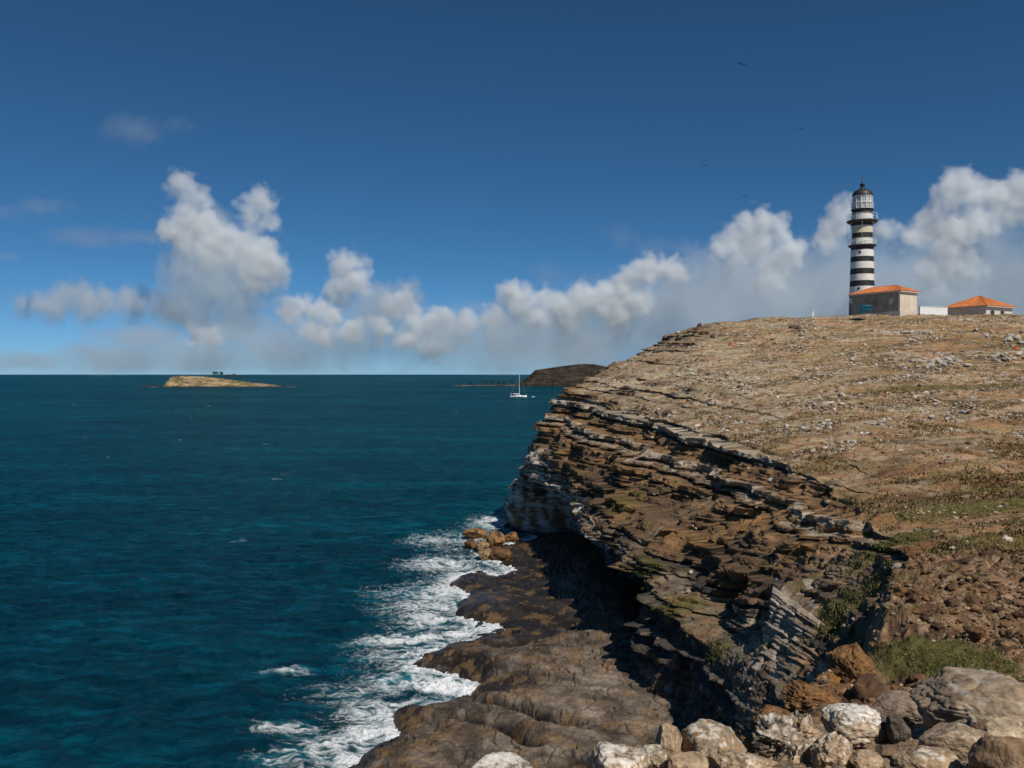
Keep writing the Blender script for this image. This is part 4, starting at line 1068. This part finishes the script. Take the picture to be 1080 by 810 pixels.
def house(name, label, corner, dirL, lenL, dirE, lenE, zb, wall_h, roof_h, matL, matE, over=0.35, hip=0.45):
    """near corner, the long wall's and the end wall's directions; a hipped tile roof"""
    c = Vector((*corner, zb)); uL = Vector((*dirL, 0)).normalized(); uE = Vector((-uL.y, uL.x, 0))
    if uE.dot(Vector((*dirE, 0))) < 0: uE = -uE
    root = empty(name, c); put(root, label, 'house')
    P_ = lambda a, b, z_: tuple(uL * a + uE * b + Vector((0, 0, z_)))
    def obox(a0, a1, b0, b1, z0, z1):
        V = [P_(a, b, z_) for z_ in (z0, z1) for b in (b0, b1) for a in (a0, a1)]
        return V, [(0, 2, 3, 1), (4, 5, 7, 6), (0, 1, 5, 4), (2, 6, 7, 3), (0, 4, 6, 2), (1, 3, 7, 5)]
    th = 0.3
    part('wall', *obox(th + .003, lenL, 0, th, -1.2, wall_h), matL, root, label='long side wall')
    part('wall', *obox(0, th, 0, lenE, -1.2, wall_h), matE, root, label='end wall')
    part('wall', *obox(th + .003, lenL, lenE - th, lenE, -1.2, wall_h), matE, root)
    part('wall', *obox(lenL - th, lenL - .003, th, lenE - th, -1.2, wall_h), matL, root)
    tr = obox(-over, lenL + over, -over, lenE + over, wall_h + .002, wall_h + .20)
    part('eaves', *tr, M['trim'], root)
    z0 = wall_h + .205; o_ = over + .06
    hl = min(lenE * hip + over, lenL / 2 + over - .3)
    A_, B_, C__, D_ = (-o_, -o_), (lenL + o_, -o_), (lenL + o_, lenE + o_), (-o_, lenE + o_)
    R0, R1 = (hl - over, lenE / 2), (lenL - hl + over, lenE / 2)
    # tile courses: ribs follow the slope
    def face(p0, p1, q0, q1, n, name_='roof'):
        V, T = [], []
        p0, p1, q0, q1 = [Vector(P_(*p_)) for p_ in (p0, p1, q0, q1)]
        nrm_ = (p1 - p0).cross(q0 - p0 if (q0 - p0).length > .01 else q1 - p0).normalized()
        if nrm_.z < 0: nrm_ = -nrm_
        m_ = n * 6
        for i in range(m_ + 1):
            t_ = i / m_
            bump_ = nrm_ * 0.05 * abs(math.sin(t_ * n * math.pi))
            V += [tuple(p0.lerp(p1, t_) + bump_), tuple(q0.lerp(q1, t_) + bump_)]
        for i in range(m_): T.append((2 * i, 2 * i + 2, 2 * i + 3, 2 * i + 1))
        return V, T
    zt = z0 + roof_h
    f4 = [face((*A_, z0), (*B_, z0), (*R0, zt), (*R1, zt), int(lenL / .3)), face((*D_, z0), (*C__, z0), (*R0, zt), (*R1, zt), int(lenL / .3)),
          face((*A_, z0), (*D_, z0), (*R0, zt), (*R0, zt), int(lenE / .3)), face((*B_, z0), (*C__, z0), (*R1, zt), (*R1, zt), int(lenE / .3))]
    rf = part('roof', *join(*f4), M['tile'], root)
    part('ridge', *join(tube(P_(*R0, zt), P_(*R1, zt), .10, 8), tube(P_(*A_, z0), P_(*R0, zt), .09, 8), tube(P_(*D_, z0), P_(*R0, zt), .09, 8), tube(P_(*B_, z0), P_(*R1, zt), .09, 8)), M['tile'], rf)
    return root, obox
cx, cy = U(948.8, 328, 138)[:2]
hz = 30.0
H1, ob = house('house', 'long grey stone house with an orange hipped roof in front of the lighthouse', (cx, cy), (-.54, .84), 8.9, (.84, .54), 4.7, hz, 3.35, 1.15, M['greywall'], M['endwall'])
wn_o = part('window', *ob(1.2, 1.9, -.02, .05, 1.5, 2.4), M['trim'], H1, label='blocked pale window')
part('plinth', *ob(-.06, 9.0, -.06, 4.8, -1.3, .25), M['trim'], H1)
cx2, cy2 = U(1039.5, 333, 150)[:2]
H2, ob2 = house('house', 'low cream house with an orange hipped roof at the right of the hilltop', (cx2, cy2), (-.5, .87), 7.6, (.87, .5), 8.0, 29.9, 2.0, 2.1, M['housewhite'], M['housewhite'], over=0.5, hip=0.5)
for b in (1.3, 4.3):
    wf = part('window', *ob2(-.03, .05, b, b + 1.1, .45, 1.45), M['dark'], H2)
    part('window_frame', *join(ob2(-.06, .04, b - .1, b, .35, 1.55), ob2(-.06, .04, b + 1.1, b + 1.2, .35, 1.55), ob2(-.06, .04, b, b + 1.1, .35, .448), ob2(-.06, .04, b, b + 1.1, 1.452, 1.55)), M['trim'], wf)
# white yard wall between the houses
wx0, wy0, _ = U(970, 325, 141); wx1, wy1, _ = U(999, 325, 143)
yw = empty('yard_wall', (wx0, wy0, 29.6), math.atan2(wy1 - wy0, wx1 - wx0)); put(yw, 'bright white yard wall joining the right end of the long grey house', 'wall')
Lw = math.hypot(wx1 - wx0, wy1 - wy0)
part('wall', *box(0, Lw, 0, .25, -1.2, 1.6), M['wallwhite'], yw)
part('coping', *box(-.05, Lw + .05, -.06, .31, 1.603, 1.68), M['wallwhite'], yw)
for q_ in range(1, 3): part('pilaster', *box(Lw * q_ / 3 - .06, Lw * q_ / 3 + .06, -.03, -.003, -1.2, 1.6), M['wallwhite'], yw)
# blue water tub
bx, by, bz = U(912, 329.5, 135.5)
bz = float(on_headland(912, 331)[2]) - .1
tb = empty('water_tub', (bx, by, bz)); put(tb, 'round blue plastic water tub in front of the long grey house', 'tub')
V, T = lathe([(0.02, 0), (.80, 0), (.95, 1.05), (1.02, 1.06), (1.02, 1.14), (.92, 1.14), (.78, .2), (.02, .2)], 32)
part('tub', V, T, M['blue'], tb, True)
V, T = lathe([(.86, .48), (.91, .48), (.92, .54), (.87, .54)], 32); part('rib', V, T, M['blue'], tb)
# white marker post on the crest
mp = on_headland(857, 333.2)
po = empty('marker_post', mp); put(po, 'thin white marker post on the crest left of the lighthouse', 'post')
part('post', *box(-.11, .11, -.11, .11, -.2, .95), M['pole'], po)
part('cap', *box(-.15, .15, -.15, .15, .953, 1.03), M['pole'], po)
# orange painted blocks
for px, py, w_, lab in ((771, 361.5, 5, 'small orange painted block on the upper slope below the skyline'), (1071, 366, 6, 'orange painted block near the right edge below the far house')):
    q_ = on_headland(px, py + 2)
    s_ = w_ * q_[1] / 900
    bm = bmesh.new(); bmesh.ops.create_cube(bm, size=1); bmesh.ops.bevel(bm, geom=bm.edges[:], offset=.12, segments=2, affect='EDGES')
    for v in bm.verts: v.co = Vector((v.co.x * s_ * (1.1 - .35 * (v.co.z > 0)), v.co.y * s_ * .8, v.co.z * s_ * .75)) + Vector((random.uniform(-.02, .02), 0, 0))
    me = bpy.data.meshes.new('marker_block'); bm.to_mesh(me); bm.free()
    o = link('marker_block', me, M['orange']); o.location = (q_[0], q_[1], q_[2] + s_ * .25); o.rotation_euler = (0, .15, .5)
    put(o, lab, 'block')

# ------------------------------------------------------------------ yacht, dinghy, birds
YY0 = 750.0
yb = empty('sailboat', (*U(547, 419, YY0)[:2], 0.0), math.radians(8))
put(yb, 'white sailing yacht at anchor with bare mast off the headland', 'sailboat')
V, T = [], []
ns_ = 25
for i in range(ns_):
    t_ = i / (ns_ - 1); x_ = -7.3 + 14.6 * t_
    w_ = 1.95 * (1 - abs(2 * t_ - .85) ** 2.4 / 1.3) if t_ > .42 else 1.95 * (1 - .28 * (1 - t_ / .42) ** 2)
    w_ = max(w_ * (1 - max(0, t_ - .55) ** 1.7 * 2.3), .04)
    sh_ = 1.15 + .55 * t_ ** 2
    for s_, zf in ((-1, 1), (-.97, .45), (-.8, .0), (0, -.35), (.8, .0), (.97, .45), (1, 1)):
        V.append((x_, s_ * w_, zf * sh_ if zf > 0 else zf))
for i in range(ns_ - 1):
    for j in range(6): T.append((i * 7 + j, i * 7 + j + 1, i * 7 + j + 8, i * 7 + j + 7))
T.append(tuple(range(7)))
for i in range(ns_ - 1): T.append((i * 7, i * 7 + 7, i * 7 + 13, i * 7 + 6))
M['boat'] = paint('boat_white', (0.8, 0.8, 0.8), 0.3, 0.03, 1)
M['alu'] = paint('mast_alloy', (0.75, 0.75, 0.76), 0.35, 0.05, 2)
hull = part('hull', V, T, M['boat'], yb, True)
part('stripe', *join(box(-7.0, 3.5, -1.975, -1.955, .72, .86)), M['dark'], hull)
bm_v = [(-2.6, -1.1, 1.25), (2.6, -.8, 1.4), (2.6, .8, 1.4), (-2.6, 1.1, 1.25), (-2.3, -.9, 1.95), (1.6, -.65, 1.85), (1.6, .65, 1.85), (-2.3, .9, 1.95)]
cab = part('cabin', bm_v, [(4, 5, 6, 7), (0, 1, 5, 4), (1, 2, 6, 5), (2, 3, 7, 6), (3, 0, 4, 7)], M['boat'], yb)
part('cabin_window', *box(-1.8, 1.0, -.99, -.90, 1.52, 1.72), M['dark'], cab)
part('mast', *tube((.6, 0, 1.3), (.6, 0, 20.4), .22, 10, .15), M['alu'], yb)
part('boom', *join(tube((.5, 0, 2.7), (-5.2, 0, 2.9), .11, 8), tube((.3, 0, 2.95), (-5.0, 0, 3.12), .20, 8)), M['boat'], yb)
part('rigging', *join(tube((.6, 0, 20.2), (7.1, 0, 1.7), .025, 4), tube((.6, 0, 20.2), (-7.2, 0, 1.2), .025, 4), tube((.6, 0, 15), (.5, -1.85, 1.3), .025, 4), tube((.6, 0, 15), (.5, 1.85, 1.3), .025, 4), tube((.6, -1, 10), (.6, 1, 10), .05, 4)), M['alu'], yb)
part('stern_arch', *join(tube((-6.8, -1.2, 1.1), (-6.9, -1.2, 4.6), .07, 6), tube((-6.8, 1.2, 1.1), (-6.9, 1.2, 3.2), .05, 6), tube((-6.9, -1.2, 3.2), (-6.9, 1.2, 3.2), .05, 6)), M['alu'], yb)
dg = empty('dinghy', (*U(562.4, 419, YY0)[:2], 0.0), .5)
put(dg, 'tiny pale dinghy floating right of the sailing yacht', 'boat')
V, T = [], []
for i in range(9):
    t_ = i / 8; w_ = .75 * math.sqrt(max(.02, 1 - t_ ** 3)); x_ = -1.5 + 3 * t_
    V += [(x_, -w_, .55 + .2 * t_), (x_, -w_ * .7, -.1), (x_, w_ * .7, -.1), (x_, w_, .55 + .2 * t_)]
for i in range(8):
    for j in range(3): T.append((i * 4 + j, i * 4 + j + 1, i * 4 + j + 5, i * 4 + j + 4))
T.append((0, 1, 2, 3))
part('hull', V, T, M['boat'], dg)
part('bench', *box(-.3, .1, -.6, .6, .3, .38), M['trim'], dg)

M['bird'] = paint('bird_feathers', (0.025, 0.022, 0.02), 0.7, 0.3, 6)
def bird(px, py, Y, span_px, yaw, roll, label):
    s_ = 1.15 * span_px * Y / 900.0
    bm = bmesh.new()
    # body: a tapered spindle; wings: swept and bent at the wrist, all one mesh
    ring = []
    for i, (x_, r_) in enumerate([(-.26, .004), (-.18, .016), (-.05, .034), (.06, .036), (.13, .02), (.16, .02), (.19, .013), (.24, .003)]):
        ring.append([bm.verts.new((x_, r_ * math.cos(a * 1.047), r_ * math.sin(a * 1.047))) for a in range(6)])
    for a_, b_ in zip(ring[:-1], ring[1:]):
        for k in range(6): bm.faces.new((a_[k], a_[(k + 1) % 6], b_[(k + 1) % 6], b_[k]))
    for sg in (-1, 1):
        st = [(.0, .03, .09, .0), (.22, .09, .08, .07), (.36, .07, .055, .05), (.5, -.08, .008, -.02)]
        lo = []
        for y_, x_, c_, z_ in st:
            lo.append([bm.verts.new((x_ + c_ * .5, sg * y_, z_)), bm.verts.new((x_, sg * y_, z_ + .012)), bm.verts.new((x_ - c_, sg * y_, z_)), bm.verts.new((x_, sg * y_, z_ - .008))])
        for a_, b_ in zip(lo[:-1], lo[1:]):
            for k in range(4): bm.faces.new((a_[k], a_[(k + 1) % 4], b_[(k + 1) % 4], b_[k]))
        bm.faces.new(lo[-1])
    for sg in (-1, 1):
        a_ = [bm.verts.new(c) for c in ((-.16, 0, .006), (-.36, sg * .035, .0), (-.2, sg * .02, -.006))]
        bm.faces.new(a_)
    bmesh.ops.scale(bm, vec=(s_, s_, s_), verts=bm.verts)
    bmesh.ops.recalc_face_normals(bm, faces=bm.faces)
    me = bpy.data.meshes.new('bird'); bm.to_mesh(me); bm.free()
    o = link('bird', me, M['bird'])
    o.location = U(px, py, Y); o.rotation_euler = (roll, .1, yaw)
    put(o, label, 'bird', 'dark seabirds in the sky')
bird(781, 69, 95, 11, 1.25, .35, 'largest and highest dark bird in the sky with bent wings')
bird(844, 137, 150, 7, 1.7, -.1, 'small dark bird gliding above and left of the lighthouse top')
bird(742, 175, 150, 7, 1.5, .1, 'small dark bird in the open sky above the broad cumulus cloud')
bird(648, 201.5, 140, 5, .9, .3, 'tiny dark bird farthest left in the sky above the stepped clouds')
bird(784.5, 207, 150, 7, 1.6, .05, 'small dark bird just above the rounded cloud top left of the lighthouse')
bird(1010, 231, 150, 7, 1.3, .5, 'dark bird crossing the bright cloud right of the lighthouse')
bird(1048, 284, 150, 5, 1.2, .5, 'tiny dark bird low against the bright cloud at the right')
# ------------------------------------------------------------------ clouds: real volumes a few kilometres out
def cloud_material(name, dens, shade_tint=(0.93, 0.965, 1.0), g=0.2):  # bluish scatter colour stands in for blue shade and distant haze
    t = NT(name)
    pv = t.n('ShaderNodeVolumePrincipled', {'Color': (*shade_tint, 1), 'Density': dens, 'Anisotropy': g})
    t.t.links.new(pv.outputs[0], t.out.inputs['Volume'])
    return t.m

def cloud(name, label, dist, blobs, base_py, mat, vox_px=1.0, amp=1.4, scale=1.0, soft=0.28, depth=0.7, seed=0.0, floor_soft=14, grow=0.2, fade=(0, 1, 1.0), pad=16, group=None):
    """blobs: (px, py, radius px[, squash]); the volume stands dist metres out and is as deep as it is wide"""
    k = dist / 900.0
    xs0 = min(b[0] - b[2] * 1.35 for b in blobs) - pad; xs1 = max(b[0] + b[2] * 1.35 for b in blobs) + pad
    ys0 = min(b[1] - b[2] * 1.3 for b in blobs) - pad; ys1 = max(b[1] + b[2] * 1.3 for b in blobs) + pad
    rmax = max(b[2] for b in blobs) * 1.35 * depth
    mx, my = (xs0 + xs1) / 2, (ys0 + ys1) / 2
    ng = bpy.data.node_groups.new(name + '_nodes', 'GeometryNodeTree')
    ng.interface.new_socket('Geometry', in_out='OUTPUT', socket_type='NodeSocketGeometry')
    N = ng.nodes; Lk = ng.links
    def n(t, ins=None, **kw):
        nd = N.new(t)
        for a, v in kw.items(): setattr(nd, a, v)
        for a, v in (ins or {}).items():
            if hasattr(v, 'links'): Lk.new(v, nd.inputs[a])
            else: nd.inputs[a].default_value = v
        return nd
    def m(op, a, b=0.0, c=0.0): return n('ShaderNodeMath', {0: a, 1: b, 2: c}, operation=op).outputs[0]
    pos = n('GeometryNodeInputPosition').outputs[0]
    P0 = n('ShaderNodeVectorMath', {0: pos, 1: (1 / k, 1 / k, 1 / k)}, operation='MULTIPLY').outputs[0]      # local, in pixels of the photo's scale
    # billows: shift the lookup by a coarse vector noise
    wn_ = n('ShaderNodeTexNoise', {'Vector': n('ShaderNodeVectorMath', {0: P0, 1: (seed, seed * 2, 0)}, operation='ADD').outputs[0], 'Scale': 0.02 / scale, 'Detail': 3.0, 'Roughness': 0.55}, noise_dimensions='3D').outputs[1]
    wnz = n('ShaderNodeSeparateXYZ', {0: wn_}).outputs[0]
    wv = n('ShaderNodeVectorMath', {0: n('ShaderNodeVectorMath', {0: wn_, 1: (0.5, 0.5, 0.5)}, operation='SUBTRACT').outputs[0], 'Scale': 26.0 * scale}, operation='SCALE').outputs[0]
    Pw = n('ShaderNodeVectorMath', {0: P0, 1: wv}, operation='ADD').outputs[0]
    f = None
    for i, b in enumerate(blobs):
        sq = b[3] if len(b) > 3 else 1.0
        c = (b[0] - mx, (random.random() - 0.5) * b[2] * 0.5, my - b[1])
        dv = n('ShaderNodeVectorMath', {0: Pw, 1: c}, operation='SUBTRACT').outputs[0]
        dv = n('ShaderNodeVectorMath', {0: dv, 1: (1.0 / b[2], 1.0 / (b[2] * depth), 1.0 / (b[2] * sq))}, operation='MULTIPLY').outputs[0]
        l = n('ShaderNodeVectorMath', {0: dv}, operation='LENGTH').outputs['Value']
        v = m('SUBTRACT', 1.0, l)
        v = m('MULTIPLY', v, min(1.0, b[2] / 22.0))
        f = v if f is None else m('SMOOTH_MAX', f, v, 0.08)
    nz = n('ShaderNodeTexNoise', {'Vector': n('ShaderNodeVectorMath', {0: P0, 1: (seed * 3, seed, 7)}, operation='ADD').outputs[0], 'Scale': 0.06 / scale, 'Detail': 7.0, 'Roughness': 0.66}, noise_dimensions='3D').outputs[0]
    vo = n('ShaderNodeTexVoronoi', {'Vector': Pw, 'Scale': 0.10 / scale}, feature='SMOOTH_F1').outputs['Distance']
    f = m('ADD', f, m('MULTIPLY', m('SUBTRACT', nz, 0.5), amp))
    f = m('ADD', f, m('MULTIPLY', m('SUBTRACT', 0.45, vo), 0.35 * amp))
    f = m('ADD', f, grow)
    zz_ = n('ShaderNodeSeparateXYZ', {0: P0}).outputs[2]
    ht = n('ShaderNodeMapRange', {0: m('ADD', zz_, m('MULTIPLY', m('SUBTRACT', wnz, 0.5), 70.0)), 1: my - fade[1], 2: my - fade[0], 3: 0.0, 4: 1.0}).outputs[0]
    dn = m('DIVIDE', f, m('MULTIPLY_ADD', m('SUBTRACT', 1.0, ht), 0.9, soft))
    dn = n('ShaderNodeClamp', {0: dn}).outputs[0]
    bz = n('ShaderNodeMapRange', {0: m('ADD', zz_, m('MULTIPLY', m('SUBTRACT', nz, 0.5), 20.0)), 1: my - base_py - floor_soft, 2: my - base_py + floor_soft, 3: 0.0, 4: 1.0}).outputs[0]
    dn = m('MULTIPLY', dn, bz)
    dn = m('MULTIPLY', dn, m('MULTIPLY_ADD', m('POWER', ht, 1.6), 1.0 - fade[2], fade[2]))
    hx, hz, hy = (xs1 - xs0) / 2, (ys1 - ys0) / 2, rmax
    vc = n('GeometryNodeVolumeCube', {'Density': dn, 'Min': (-hx * k, -hy * k, -hz * k), 'Max': (hx * k, hy * k, hz * k),
           'Resolution X': int(2 * hx / vox_px), 'Resolution Y': int(2 * hy / (vox_px * 1.6)), 'Resolution Z': int(2 * hz / vox_px)})
    sm_ = n('GeometryNodeSetMaterial', {0: vc.outputs[0], 'Material': mat})
    go = N.new('NodeGroupOutput'); Lk.new(sm_.outputs[0], go.inputs[0])
    o = bpy.data.objects.new(name, bpy.data.volumes.new(name))
    o.data.materials.append(mat)
    COL.objects.link(o)
    o.location = U(mx, my, dist)
    md = o.modifiers.new('cloud_field', 'NODES'); md.node_group = ng
    put(o, label, 'cloud', group, None)
    return o

cm_l = cloud_material('cloud_left', 0.011, (0.94, 0.972, 1.0))
cm_r = cloud_material('cloud_right', 0.0052, (0.91, 0.96, 1.0))
cm_t = cloud_material('cloud_top', 0.055, (0.985, 0.99, 1.0), 0.0)
cm_h = cloud_material('cloud_low', 0.0030, (0.94, 0.975, 1.0))  # blue of the air in front, put into the bank's colour
cm_d = cloud_material('cloud_thin', 0.004, (0.80, 0.84, 0.95))
def crown(parent, dist, blobs, seed, **k):
    """the dense sunlit heads of a cloud, a part of it"""
    o = cloud('cloud_head', None, dist, blobs, 900, cm_t, seed=seed, soft=0.52, amp=1.6, grow=0.34, **k)
    if 'category' in o: del o['category']
    o.location = o.location - parent.location
    o.parent = parent
    return o
a_ = cloud('cloud', 'tall cumulus cloud with two curling heads over the small palm island', 5200,
      [(192, 200, 12), (210, 216, 13), (272, 220, 14), (264, 238, 13), (215, 255, 36), (190, 245, 20), (255, 278, 38), (230, 292, 46), (278, 290, 26), (200, 288, 34), (205, 320, 40), (250, 318, 36), (300, 328, 18)], 352, cm_l, seed=1.3, soft=0.5)
crown(a_, 5200, [(190, 193, 9), (200, 206, 9), (212, 213, 9), (274, 214, 11), (264, 226, 10), (282, 234, 8), (196, 232, 13), (184, 242, 11), (215, 242, 16), (240, 258, 14), (262, 264, 15), (280, 276, 17), (292, 288, 11), (268, 292, 13), (225, 262, 15), (200, 255, 12)], 1.7)
cloud('cloud', 'low flat cumulus wing stretching left from the foot of the tall cumulus', 5300, [(28, 320, 10), (45, 319, 12), (65, 316, 14), (88, 317, 14), (110, 316, 13), (130, 315, 14), (150, 319, 13), (168, 323, 13), (60, 326, 14), (100, 325, 15), (140, 326, 14), (185, 326, 13)], 338, cloud_material('cloud_wing', 0.03, (0.98, 0.988, 1.0)), seed=3.1, soft=0.6, amp=1.5, grow=0.32)
a_ = cloud('cloud', 'small white puff of cloud with a narrow neck right of the tall cumulus', 5600, [(365, 284, 16), (368, 304, 18), (362, 314, 18), (400, 320, 22), (430, 312, 18)], 336, cm_l, seed=4.1)
crown(a_, 5600, [(360, 280, 10), (374, 276, 8), (372, 296, 10), (362, 302, 10), (380, 300, 7)], 4.4)
a_ = cloud('cloud', 'stepped white cumulus bank rising from the horizon towards the headland slope', 6000,
      [(542, 322, 24), (580, 328, 24), (600, 330, 26), (625, 322, 26), (655, 308, 26), (680, 298, 22), (708, 296, 18), (640, 335, 36), (560, 345, 34), (690, 325, 34), (600, 350, 40), (530, 350, 30), (480, 352, 24)], 378, cm_r, seed=7.7)
crown(a_, 6000, [(543, 308, 12), (552, 320, 13), (576, 316, 9), (590, 326, 11), (618, 320, 15), (640, 318, 15), (654, 302, 12), (668, 290, 10), (682, 283, 11), (698, 284, 10), (713, 287, 11), (650, 326, 16), (672, 318, 14), (604, 332, 13), (570, 330, 12)], 8.1)
a_ = cloud('cloud', 'broad cumulus cloud with a rounded top just left of the lighthouse', 5500,
      [(785, 250, 18), (812, 250, 18), (775, 275, 30), (812, 278, 34), (750, 300, 42), (795, 310, 48), (840, 312, 44), (830, 288, 28), (880, 300, 46), (885, 244, 14), (890, 266, 26), (725, 325, 40), (850, 345, 46), (760, 350, 44)], 385, cm_r, seed=2.2)
crown(a_, 5500, [(772, 252, 11), (786, 243, 13), (802, 238, 12), (818, 243, 12), (760, 264, 9), (832, 266, 11), (822, 280, 13), (812, 296, 12), (884, 224, 10), (880, 238, 12), (870, 254, 10), (795, 262, 14), (780, 276, 9)], 2.6)
a_ = cloud('cloud', 'brightest towering cumulus cloud right of the lighthouse', 5000,
      [(1010, 216, 24), (1000, 243, 28), (1050, 228, 30), (1085, 216, 30), (1040, 258, 42), (985, 288, 32), (1010, 298, 42), (960, 266, 24), (1070, 288, 52), (940, 304, 42), (1120, 258, 54), (935, 248, 16), (1000, 330, 52)], 385, cm_r, seed=9.4)
crown(a_, 5000, [(1010, 199, 16), (995, 214, 13), (1030, 206, 12), (985, 236, 15), (1002, 248, 18), (1026, 238, 17), (963, 248, 9), (1050, 210, 13), (1074, 205, 18), (1092, 215, 20), (1060, 226, 12), (996, 270, 14), (985, 286, 14), (1010, 276, 16), (1026, 286, 10), (990, 306, 8), (935, 240, 8)], 9.8)
a_ = cloud('cloud_bank', 'long pale bank of low cloud lying above the far sea horizon', 9000,
      [(30, 384, 44, .25), (120, 378, 64, .25), (210, 374, 64, .3), (300, 366, 64, .45), (370, 358, 54, .6), (420, 350, 48, .75), (470, 354, 54, .6), (540, 362, 64, .5), (620, 366, 64, .45), (690, 354, 64, .5), (250, 350, 54, .35), (150, 356, 54, .25), (340, 338, 24, .6), (400, 335, 24), (740, 330, 70, .7), (820, 320, 70, .8), (900, 315, 70, .8), (980, 320, 70, .8), (1060, 320, 70, .8)],
      393, cm_h, vox_px=2.0, scale=1.3, seed=5.5, floor_soft=4, soft=0.45, grow=0.25)
crown(a_, 9000, [(335, 332, 8), (348, 334, 7), (318, 326, 6), (305, 324, 7), (415, 322, 9), (425, 316, 8), (440, 336, 9), (455, 340, 8), (470, 338, 9), (490, 342, 8), (210, 352, 7), (225, 356, 6), (330, 352, 7), (345, 354, 6), (370, 350, 7), (400, 345, 8), (430, 356, 7), (520, 338, 9), (455, 366, 6), (465, 368, 6)], 5.1, vox_px=1.2)
cloud('cloud', 'thin grey scrap of cloud above the stepped cumulus bank', 4600, [(655, 250, 20, .7), (690, 262, 26, .5), (725, 262, 22, .5), (580, 288, 24, .6), (615, 292, 16, .5)], 320, cm_d, soft=1.0, seed=3.3)
cloud('cloud', 'faint grey streak of cloud at the left edge of the picture', 5000, [(-20, 220, 40, .2), (40, 218, 34, .2), (90, 248, 40, .25), (150, 252, 36, .2), (0, 272, 26, .2), (140, 136, 34, .4), (190, 134, 16, .4)], 330, cm_d, soft=1.2, seed=6.3)
